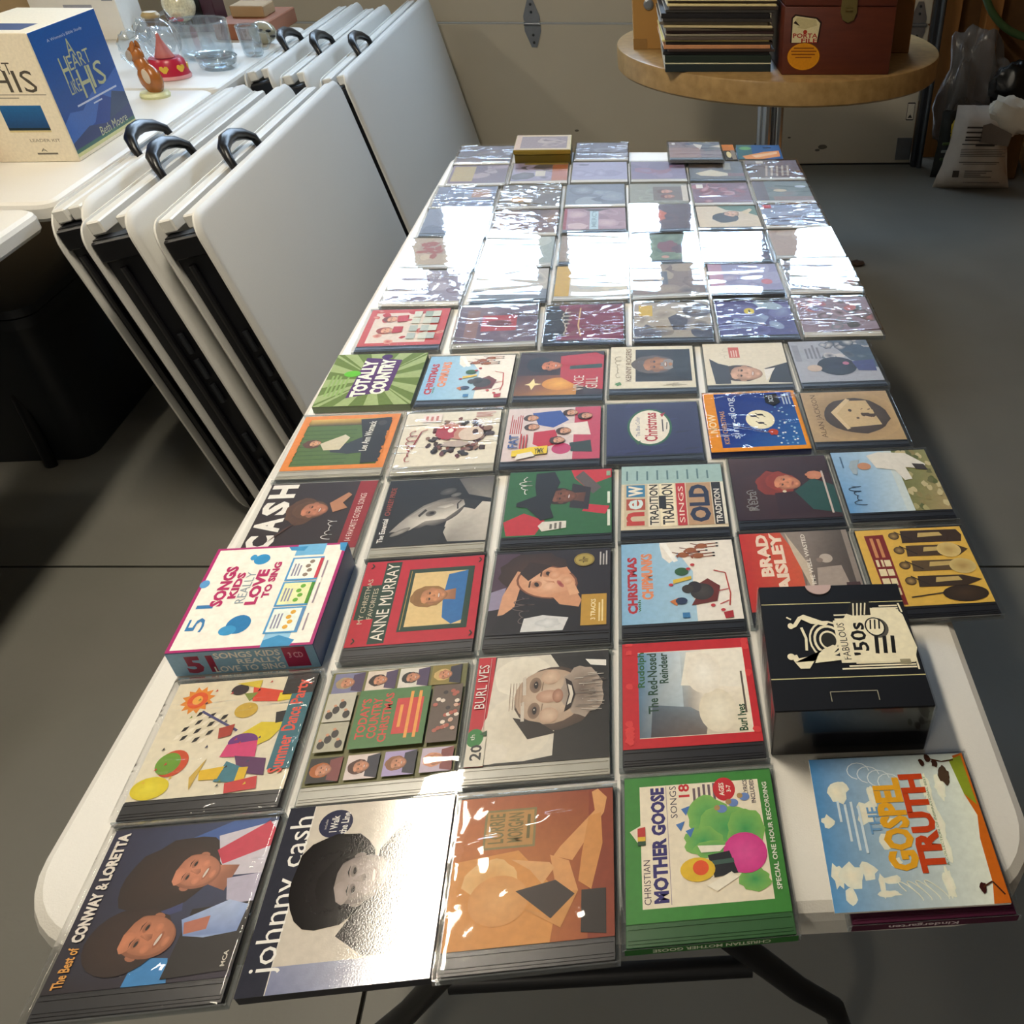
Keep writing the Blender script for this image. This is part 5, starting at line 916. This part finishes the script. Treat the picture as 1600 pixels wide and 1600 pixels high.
A.E(.46, .52, .24, .36, '#1f5a3a', n=32); A.E(.46, .52, .215, .33, '#e6dfcf', n=32); A.T('The Blue Collar', .31, .355, .34, .72, '#3a4a7a', b=False); A.T('Christmas', .40, .54, .24, .80, '#a8242e'); A.L([(.6, .42), (.6, .66)], .014, '#3a3a3a'); A.L([(.64, .46), (.65, .6)], .01, '#3a3a3a'); A.P([(.58, .76), (.64, .80), (.6, .70)], '#a8242e'); A.P([(.3, .24), (.36, .26), (.33, .18)], '#2f5a3a')
disc((5, 4), A, 'navy disc with a white and green oval badge, fifth row')
A = Art('#e0922e'); A.R(.12, .06, .96, .97, ['#1f3a8a', '#2a6ab0', '#24408c', '#1c3484']); A.T('NOW', .02, .1, .3, .62, '#efdcb0'); A.T('KIDS CHRISTMAS', .15, .2, .12, .66, '#d9a45a', b=False); A.T('sing-along', .24, .34, .2, .9, '#c9d6ea', b=False); A.E(.56, .50, .15, .16, '#ece4c4', '#f4eed6'); r_ = random.Random(11)
for x, y in ((.5, .56), (.57, .58), (.56, .44)): A.E(x, y, .035, .016, '#2a2a3a'); A.L([(x+.02, y-.01), (x+.05, y-.04)], .01, '#2a2a3a'); A.L([(x-.02, y), (x-.05, y+.03)], .01, '#2a2a3a')
for i in range(40): A.E(r_.uniform(.7, .95), r_.uniform(.08, .7), .012, .012, r_.choice(['#dfe8f2', '#8fb9dc', '#5a94c8']), n=7)
A.P([(.66, .92), (.8, .94), (.82, .78), (.74, .72), (.66, .78)], '#1b1d24'); A.T('3CD', .70, .75, .79, .91, '#cfd2d8'); A.lines(.84, .94, .74, .95, 3, '#a9bcd4'); A.E(.66, .28, .05, .05, '#b8442e', wob=.2)
digipak((5, 5), A, 'orange and blue card disc case with a full moon, shrink-wrapped', '#1d2c66', film=True)
A = Art('#b0946a'); A.E(.5, .5, .56, .52, '#b89a6c', '#6a5234', n=30); A.E(.56, .5, .36, .36, '#3f3020', '#5a4630', n=26, wob=.04); A.T('ALAN JACKSON', .10, .18, .08, .94, '#5a4224', b=False); A.P([(.3, .56), (.5, .8), (.72, .80), (.8, .3), (.42, .26)], '#c9ae80'); A.P([(.28, .57), (.5, .85), (.54, .82), (.34, .54), (.44, .24), (.4, .22)], '#d6bd90'); A.E(.5, .60, .02, .03, '#3a2a1a'); A.E(.56, .44, .018, .018, '#4a3824')
for x, y in ((.68, .60), (.72, .5), (.66, .52)): A.E(x, y, .05, .05, '#4a3826', wob=.2); A.R(x-.03, y+.02, x+.04, y+.1, '#c9ae80')
disc((5, 6), A, 'sepia disc with a wooden birdhouse picture at the right edge')
# sixth row
A = Art('#657a40')
for k in range(20):
    a0, a1 = k*math.pi/10, (k+.5)*math.pi/10
    pts = [(.52, .5)] + [(min(1, max(0, .52+1.0*math.cos(a))), min(1, max(0, .5+1.0*math.sin(a)))) for a in (a0, a1)]; A.P(pts, '#98aa74')
A.P([(.30, .14), (.72, .26), (.74, .86), (.34, .92)], '#553868'); A.T('TOTALLY', .33, .49, .16, .86, '#e8ecdc', b=2); A.T('COUNTRY', .52, .68, .20, .88, '#e8ecdc', b=2); A.E(.26, .6, .09, .06, '#62b83a'); A.E(.56, .93, .06, .05, '#4a3060'); A.lines(.05, .26, .18, .6, 5, '#8aa862')
digipak((6, 1), A, 'green sunburst disc with white and purple block title, left edge', '#7f8f74')
A = Art('#ece6dc'); winter(A); disc((6, 2), A, 'pale blue and white cartoon winter disc in the sixth row')
A = Art('#2f1712'); A.R(0, 0, .7, .45, ['#7a4a12', '#c98a24', '#8a4a1a', '#4a2210']); A.E(.5, .25, .2, .14, '#c9861e', '#e6a838'); A.P([(.1, .24), (.16, .27), (.2, .38), (.22, .27), (.3, .25), (.22, .22), (.19, .12), (.16, .22)], '#f2dc9a'); A.P([(.48, .9), (.9, .98), (1, .9), (1, .1), (.7, .2), (.5, .4)], '#b01f2c'); A.P([(.6, .66), (.98, .7), (.98, .6), (.6, .58)], '#22463a'); A.E(.24, .70, .15, .18, '#141010', '#1f1816'); A.head(.36, .67, .15, '#c87a52', '#151010', up=(-1, .02), hs=.9, neck=False); A.T('VINCE', .66, .78, .08, .42, '#e8ddd2', b=False); A.T('GILL', .80, .94, .12, .38, '#e8ddd2', b=False)
disc((6, 3), A, 'red and gold disc with a dark haired man in red jacket')
A = Art('#ddd6c0'); A.R(.30, .15, .96, .92, '#26211f'); A.head(.54, .55, .24, '#a8744e', '#5a5048', up=(-1, .02), hs=1.0, beard='#8f8a84'); A.P([(.78, .9), (.96, .92), (.96, .15), (.8, .2), (.74, .5)], '#1a1818'); A.T('KENNY ROGERS', .185, .25, .16, .94, '#6a4a34', b=False); squig(A, .05, .2, .08, .6, '#8a8468', .008, 18, 2); A.E(.1, .1, .04, .04, '#5a8a5a', wob=.3); squig(A, .6, .03, .3, .08, '#a8a288', .008, 12, 5)
disc((6, 4), A, 'cream bordered disc with a dark photo of a bearded man')
A = Art('#ddd4be'); A.R(.31, .64, .44, .9, '#c25a4a'); A.lines(.33, .42, .66, .88, 3, '#e6c4b4'); squig(A, .2, .6, .12, .3, '#b9b09a', .008, 10, 4); A.P([(.7, .36), (1, .5), (1, .02), (.72, .04), (.8, .3)], '#2a2a2e'); A.P([(.7, .34), (.84, .38), (.7, .06)], '#e6e2da'); A.head(.44, .26, .24, '#cfa286', '#3a2e2a', up=(-.96, .12), hs=.9, neck=False); A.P([(.06, .62), (.16, .5), (.28, .44), (.28, .02), (.1, .02)], '#35343a')
disc((6, 5), A, 'cream disc with a smiling man in a flat cap')
A = Art('#a5a8b4'); r_ = random.Random(12); A.P([(.5, 1), (1, 1), (1, .3), (.7, .5)], '#4a5a6e'); A.patches(['#3f4a5c', '#6a7688', '#c9c4c4', '#55606c'], 16, .04, .1, (.4, .5, .98, .98)); A.E(.5, .36, .24, .22, '#262a36', '#33384a'); A.E(.22, .32, .09, .08, '#c9b4a4'); A.P([(.7, .46), (.98, .5), (.96, .22), (.74, .24)], '#4a5080'); A.E(.62, .42, .04, .04, '#c27a94'); A.lines(.16, .36, .55, .9, 4, '#7a7c88'); A.R(.02, .5, .1, .9, '#8f929c')
disc((6, 6), A, 'blue-grey disc with a man in a dark coat, right edge')
# seventh row and beyond: further off, partly lost in window glare
A = Art('#b8403a'); A.R(.08, .08, .8, .9, '#d6c9bc'); A.patches(['#b02a2e', '#d9a48f', '#a83a30'], 16, .03, .07); A.head(.3, .72, .1, '#d9a07c', '#6a2a1c', neck=False); A.head(.28, .4, .1, '#d9a07c', '#8a3020', neck=False); A.P([(.36, .8), (.5, .82), (.5, .64), (.38, .62)], '#b0242c'); A.P([(.36, .5), (.48, .5), (.48, .34), (.36, .32)], '#b0242c')
for x in (.56, .70, .80):
    for y in (.15, .36, .57, .76): A.R(x, y, x+.1, y+.16, random.choice(['#a9b4ae', '#8fa094', '#c4c9bc']))
disc((7, 1), A, 'red and white patterned disc at the left end of the seventh row')
def gen(rc, bg, pal, n, label, film=False, tray='c', extra=None, seed=0, rmin=.08, rmax=.25):
    random.seed(rc[0]*31+rc[1]+seed); A = Art(bg); A.patches(pal, n, rmin, rmax, (.05, .05, .95, .95))
    if extra: extra(A)
    disc(rc, A, label, tray=tray, film=film)
gen((7, 2), '#6a5a6a', ['#5a4a5a', '#7a6a74'], 6, 'mauve shrink-wrapped disc with a red band, seventh row second', True, 'c', lambda A: (A.R(.3, .3, .74, .74, '#a83a3e'), A.E(.52, .5, .16, .1, '#6a3034'), A.R(.1, .1, .26, .9, '#8a6a64')))
gen((7, 3), '#7a2240', ['#7a2440', '#6a1c38'], 4, 'maroon shrink-wrapped disc with black left edge, seventh row third', True, 'b', lambda A: (A.R(0, 0, .16, 1, '#1a1518'), A.P([(.16, .9), (.3, .7), (.26, .1), (.12, .1)], '#1f181c'), squig(A, .2, .1, .14, .8, '#cfc0a8', .02, 22, 3), A.L([(.46, .1), (.42, .4), (.44, .9)], .02, '#cfa86a')))
gen((7, 4), '#a79f93', ['#b9b0a0', '#8a8278', '#6a6a78', '#4f5468'], 9, 'grey-beige shrink-wrapped disc with yellow tag, seventh row fourth', True, 'b', lambda A: (A.R(.06, .6, .24, .92, '#d0b03a'), A.P([(.44, .55), (.56, .66), (.7, .5), (.66, .2), (.5, .2)], '#4a4a5a')))
gen((7, 5), '#5a5a94', ['#6a6aa8', '#8a9ac4', '#4a4a86', '#a9c0d6'], 10, 'purple-blue shrink-wrapped disc with small yellow oval sticker', True, 'b', lambda A: (A.E(.44, .68, .07, .09, '#d9c42a'), A.lines(.42, .47, .62, .74, 1, '#5a5220')))
gen((7, 6), '#9a8a9a', ['#b9a0b0', '#7a8a94', '#c27a7a', '#8a7ab0', '#5a5a5a'], 16, 'pinkish shrink-wrapped disc overhanging the right end of the seventh row', True, 'w', None, 0, .05, .14)
gen((8, 1), '#8f8a9e', ['#a9a4b4', '#7a7488', '#b4a89c', '#6a5a70'], 10, 'lavender grey shrink-wrapped disc at the left end of the eighth row', True, 'w')
gen((8, 2), '#a8a49c', ['#b9b4a8', '#8a8a8a', '#6a7078'], 7, 'pale grey disc second from left in the eighth row', False, 'b', lambda A: A.R(0, 0, 1, .3, '#6f7682'))
gen((8, 3), '#b9b6ac', ['#c9c4b4', '#a9b0b4', '#d0cbb8'], 7, 'pale disc with a yellow left edge, eighth row third', False, 'c', lambda A: (A.R(0, 0, .2, 1, '#b8961e'), A.E(.56, .5, .2, .2, '#a4aeb4')))
gen((8, 4), '#7a6a62', ['#6a5a54', '#8a7a6e', '#4f4a50', '#9a8a74'], 12, 'brown disc with a small framed picture, eighth row fourth', False, 'c', lambda A: (A.R(.3, .3, .5, .74, '#5a5f6a'), A.E(.4, .5, .05, .07, '#c9b9a4')))
gen((8, 5), '#8a88b0', ['#9a98bc', '#7a7aa8', '#b4a8c0'], 8, 'lilac disc with a pink left band, eighth row fifth', False, 'b', lambda A: (A.R(0, 0, .2, 1, '#b48aa4'), A.E(.8, .3, .08, .1, '#c26a7a'), A.E(.45, .62, .14, .05, '#d6d4de')))
gen((8, 6), '#9a98a4', ['#b4b0b4', '#7a8294', '#b98a8a', '#8a8a7a'], 12, 'crinkled shrink-wrapped disc at the right end of the eighth row', True, 'w', lambda A: A.R(.36, .12, .66, .28, '#a89a7c'))
gen((9, 1), '#a3937a', ['#b4a488', '#94846c'], 5, 'tan disc with reddish brush strokes, left end of the ninth row', False, 'c', lambda A: [A.E(random.uniform(.15, .45), random.uniform(.2, .8), .1, .05, '#8a3e2c', rot=random.random()*3, wob=.3) for _ in range(9)])
gen((9, 2), '#8f9a96', ['#a8b0aa', '#7a8684', '#b9bcae'], 7, 'grey-green disc second from left in the ninth row', False, 'c')
gen((9, 3), '#a9a49a', ['#bcb6a8', '#8f938f', '#c4c2b8'], 7, 'pale stone disc third from left in the ninth row', False, 'b', lambda A: A.R(.0, 0, .1, 1, '#8a7a6a'))
gen((9, 4), '#5f7456', ['#6f8464', '#4c6048', '#8a9670'], 9, 'green disc with a maroon figure, fourth in the ninth row', False, 'b', lambda A: (A.E(.55, .5, .18, .22, '#6a2a30', wob=.15), A.E(.72, .4, .12, .16, '#4a1f28', wob=.15), A.E(.5, .1, .06, .05, '#c08a74')))
gen((9, 5), '#3f3a58', ['#4f4a70', '#2f2c44', '#6a5a70', '#5a6480'], 10, 'dark blue crinkled shrink-wrapped disc fifth in the ninth row', True, 'b')
gen((9, 6), '#a48f80', ['#b49f8c', '#94806f', '#a89a90'], 6, 'tan and cream disc at the right end of the ninth row', False, 'c', lambda A: A.L([(.5, .8), (.7, .6), (.8, .3)], .015, '#6a5a5a'))
gen((10, 1), '#6f7488', ['#7f8498', '#5f6478', '#a8a8a0'], 6, 'slate blue disc at the left end of the tenth row', False, 'b')
gen((10, 2), '#7a5f5a', ['#8a6a5c', '#5a464a', '#a88a6a', '#6a5a6a'], 10, 'brown crinkled shrink-wrapped disc second in the tenth row', True, 'w')
gen((10, 3), '#9a7a88', ['#ab8c98', '#8a6c7c', '#c0a8ac'], 8, 'mauve disc with a pale vertical lettered band, tenth row third', False, 'b', lambda A: (A.R(.42, 0, .56, .95, '#a9c4d0'), A.T('MERCY', .45, .53, .1, .9, '#7a94a4'), A.R(0, 0, .05, 1, '#8a1f30'), A.P([(.3, .96), (.76, .96), (.56, .84), (.4, .86)], '#3a3038')))
gen((10, 4), '#4a2a26', ['#5a322a', '#3a2226', '#6a3a2c'], 8, 'dark red-brown disc with an orange shape, tenth row fourth', False, 'b', lambda A: (A.E(.38, .55, .2, .24, '#b8562e', '#c86a3a', wob=.15), A.R(0, 0, .14, 1, '#8a967a')))
def lady(A):
    A.R(0, 0, 1, 1, '#d2c2a4'); A.P([(.36, 1), (1, 1), (1, .5), (.8, .7), (.5, .8)], '#4a7460'); A.E(.45, .44, .22, .24, '#171314', wob=.05); A.head(.56, .60, .17, '#d6a684', '#171314', up=(-.6, -.8), hs=.9, neck=False); A.P([(.74, .7), (.9, .86), (.94, .8), (.82, .56)], '#d6c49a')
gen((10, 5), '#d2c2a4', ['#d2c2a4'], 1, 'cream and green disc with a black haired woman, tenth row fifth', False, 'b', lady)
gen((10, 6), '#8fa0c4', ['#9cacd0', '#8394bc', '#a9b6d6'], 5, 'pale blue shrink-wrapped disc with a red sticker, tenth row right end', True, 'w', lambda A: A.R(.06, .8, .2, .97, '#d8283c'))
gen((11, 1), '#7480a0', ['#8490b0', '#6470909'[:7], '#98a0b4'], 8, 'blue-grey crinkled disc with a tan patch, left end of the eleventh row', True, 'w', lambda A: A.R(.6, .45, .9, .85, '#b08a74'))
gen((11, 2), '#6f6a6c', ['#7f7a7c', '#5a5660', '#8a8478'], 8, 'grey crinkled disc with a gold spot, eleventh row second', True, 'w', lambda A: A.E(.3, .3, .14, .12, '#c9983a'))
gen((11, 3), '#6c7484', ['#7c8494', '#5c6474', '#8f96a2'], 6, 'plain steel-blue disc third in the eleventh row', False, 'w')
gen((11, 4), '#8a8a78', ['#9a9a86', '#7a7a6a'], 4, 'grey-green disc with two small faces, eleventh row fourth', False, 'w', lambda A: (A.R(.4, .15, .95, .85, '#6a5a50'), A.head(.62, .6, .13, '#c98a6a', '#5a3a2a', neck=False), A.head(.66, .34, .12, '#b97a5a', '#6a2a24', neck=False), A.R(.9, .1, 1, .9, '#c9bfae')))
gen((11, 5), '#6a3a4e', ['#8a3a4c', '#5a2c44', '#a85a64', '#b98a8a', '#7a2a3a'], 18, 'maroon and pink disc with a white price sticker, eleventh row fifth', False, 'w', lambda A: A.R(.08, .72, .2, .92, '#e3dcd0'), 0, .05, .16)
gen((11, 6), '#4f5a4e', ['#5f6a5c', '#3f4a40', '#6f5a4c'], 8, 'dark green disc with a pale figure, right end of the eleventh row', False, 'w', lambda A: (A.R(0, 0, .22, 1, '#4a2a28'), A.E(.46, .5, .12, .07, '#c9b48a'), A.R(.3, .0, 1, .2, '#7a5a4c'), A.E(.85, .7, .1, .06, '#c4ccd4')))
gen((12, 1), '#6a5664', ['#7a6674', '#5a4656', '#9a8688'], 8, 'mauve disc with a tan square, left end of the twelfth row', False, 'w', lambda A: A.R(.04, .1, .42, .92, '#a5904f'))
gen((12, 2), '#8f86a0', ['#a098b4', '#6a6470', '#4f4c56'], 9, 'lavender and orange disc second in the twelfth row', False, 'w', lambda A: (A.R(.72, 0, 1, .9, '#a86448'), A.R(.2, .92, 1, 1, '#8a7420'), A.R(.42, .25, .6, .55, '#c4bcae')))
gen((12, 3), '#9a98b8', ['#a8a6c4', '#8c8aac'], 5, 'plain pale lilac disc third in the twelfth row', False, 'w', lambda A: A.E(.2, .85, .1, .06, '#6a6a84'))
gen((12, 4), '#7a6a8c', ['#8a789a', '#6a5c7e', '#8a5a74'], 8, 'purple disc fourth in the twelfth row', False, 'w')
gen((12, 5), '#3a3026', ['#4a3e30', '#2c241e', '#54402e'], 7, 'dark olive disc with cream brush shapes, twelfth row fifth', False, 'b', lambda A: (A.P([(.1, .3), (.4, .5), (.7, .3), (.9, .2), (.5, .12), (.2, .16)], '#cfc09a'), A.R(.64, .5, .78, .9, '#8a8060'), A.R(.7, .14, 1, .3, '#6a2a24')))
gen((12, 6), '#5a4038', ['#6a4c40', '#4a3430'], 5, 'brown striped shrink-wrapped disc at the right end of the twelfth row', True, 'w', lambda A: ([A.P([(.3+k*.1, .1), (.34+k*.1, .1), (.42+k*.1, .7), (.38+k*.1, .7)], '#c9b090') for k in range(5)], A.R(.22, .82, .36, .97, '#e6dcc8')))
gen((13, 1), '#5f5a6c', ['#6f6a7c', '#7a6460', '#4f4a5c'], 8, 'mauve-grey shrink-wrapped disc at the far left corner', True, 'w')
gen((13, 3), '#6a6e88', ['#7a7e98', '#5a5e78', '#9a9cb0'], 8, 'steel-blue shrink-wrapped disc in the far row beside the raised tin', True, 'w')
# far row: raised tin, raised disc, small case and a picture book
A = Art('#cfc4b0'); A.R(.06, .1, .94, .9, '#9d98a4'); random.seed(5); A.patches(['#aaa5b0', '#8f8b98', '#b4aeb4'], 6, .08, .2, (.2, .25, .8, .75)); A.R(.0, .0, .1, 1, '#cbb9b0')
t = tag(empty('disc_tin', (-.195, 2.0725, TOPZ+.0003), .01), 'cream topped gold tin standing higher than the discs in the far row', 'tin')
MB().box(-.0615, -.0425, 0, .0615, .071, .0225, .0015).build('tin_base', mat('dark_gold_tin', '#6a5a1e', .35, .6), t); MB().box(-.063, -.044, .0227, .063, .073, .0328, .002, 2).build('tin_lid', mat('gold_tin', '#8f7a2e', .35, .6), t)
link('cover', A.mesh('cover', M_cardp, -.061, -.042, .061, .071, .033, 1.2e-5), t)
t = tag(empty('disc_case', (.148, 2.1045, TOPZ+.0003), -.02), 'plain clear case lying under the raised brown disc in the far row', 'disc case')
link('case_base', ME['base'], t); link('tray', ME['trayw'], t); link('lid', ME['lid'], t)
A = Art('#6a4a3c'); A.R(0, 0, .6, .62, '#8a5a40'); A.P([(.4, 1), (1, 1), (1, .5), (.7, .4)], '#3a3230'); A.P([(.45, .9), (.6, .5), (.66, .8)], '#cfc0a4'); A.P([(.8, .7), (1, .8), (1, .62)], '#c9b99a'); A.R(.06, .82, .12, .94, '#e6e2da'); A.E(.4, .86, .09, .07, '#2f2a3a')
disc((13, 5), A, 'brown disc raised on another case in the far row', pos=(.148, 2.0695, -.02), z=TOPZ+.0107, tray='b')
A = Art('#1f1714'); A.R(0, .6, 1, 1, '#c9762a'); A.E(.4, .35, .2, .2, '#e0cf9a'); A.R(.6, .05, .95, .62, '#8a7f70')
digipak((13, 7), A, 'narrow black and orange case tucked beside the blue picture book', '#1a1512', pos=(.2295, 2.0935, 0.0), th=.006, hw=.0145, hl=.06)
A = Art('#1f5a94'); A.R(0, 0, .34, 1, '#3a6a74'); A.E(.2, .75, .14, .12, '#6aa878'); A.P([(.1, .2), (.6, .5), (.95, .6), (.95, .2), (.5, .0), (.16, .02)], '#e0955a'); A.P([(.3, .25), (.9, .52), (.9, .38), (.4, .1)], '#efc49a'); A.E(.7, .8, .1, .05, '#14406c')
t = tag(empty('picture_book', (.2985, 2.084, TOPZ+.0003), -.05), 'small blue picture book with an orange arm at the far right corner', 'book')
MB().box(-.05, -.051, .001, .05, .055, .0065).build('pages', mat('page_white', '#e6e2d6', .7), t)
for z0 in (0, .0067): MB().box(-.0515, -.052, z0, .0515, .0565, z0+.0009).build('book_cover', mat('blue_cover_board', '#23588c', .4), t)
link('cover_print', A.mesh('cover_print', M_cardp, -.0515, -.052, .0515, .0565, .0078, 1.2e-5), t)
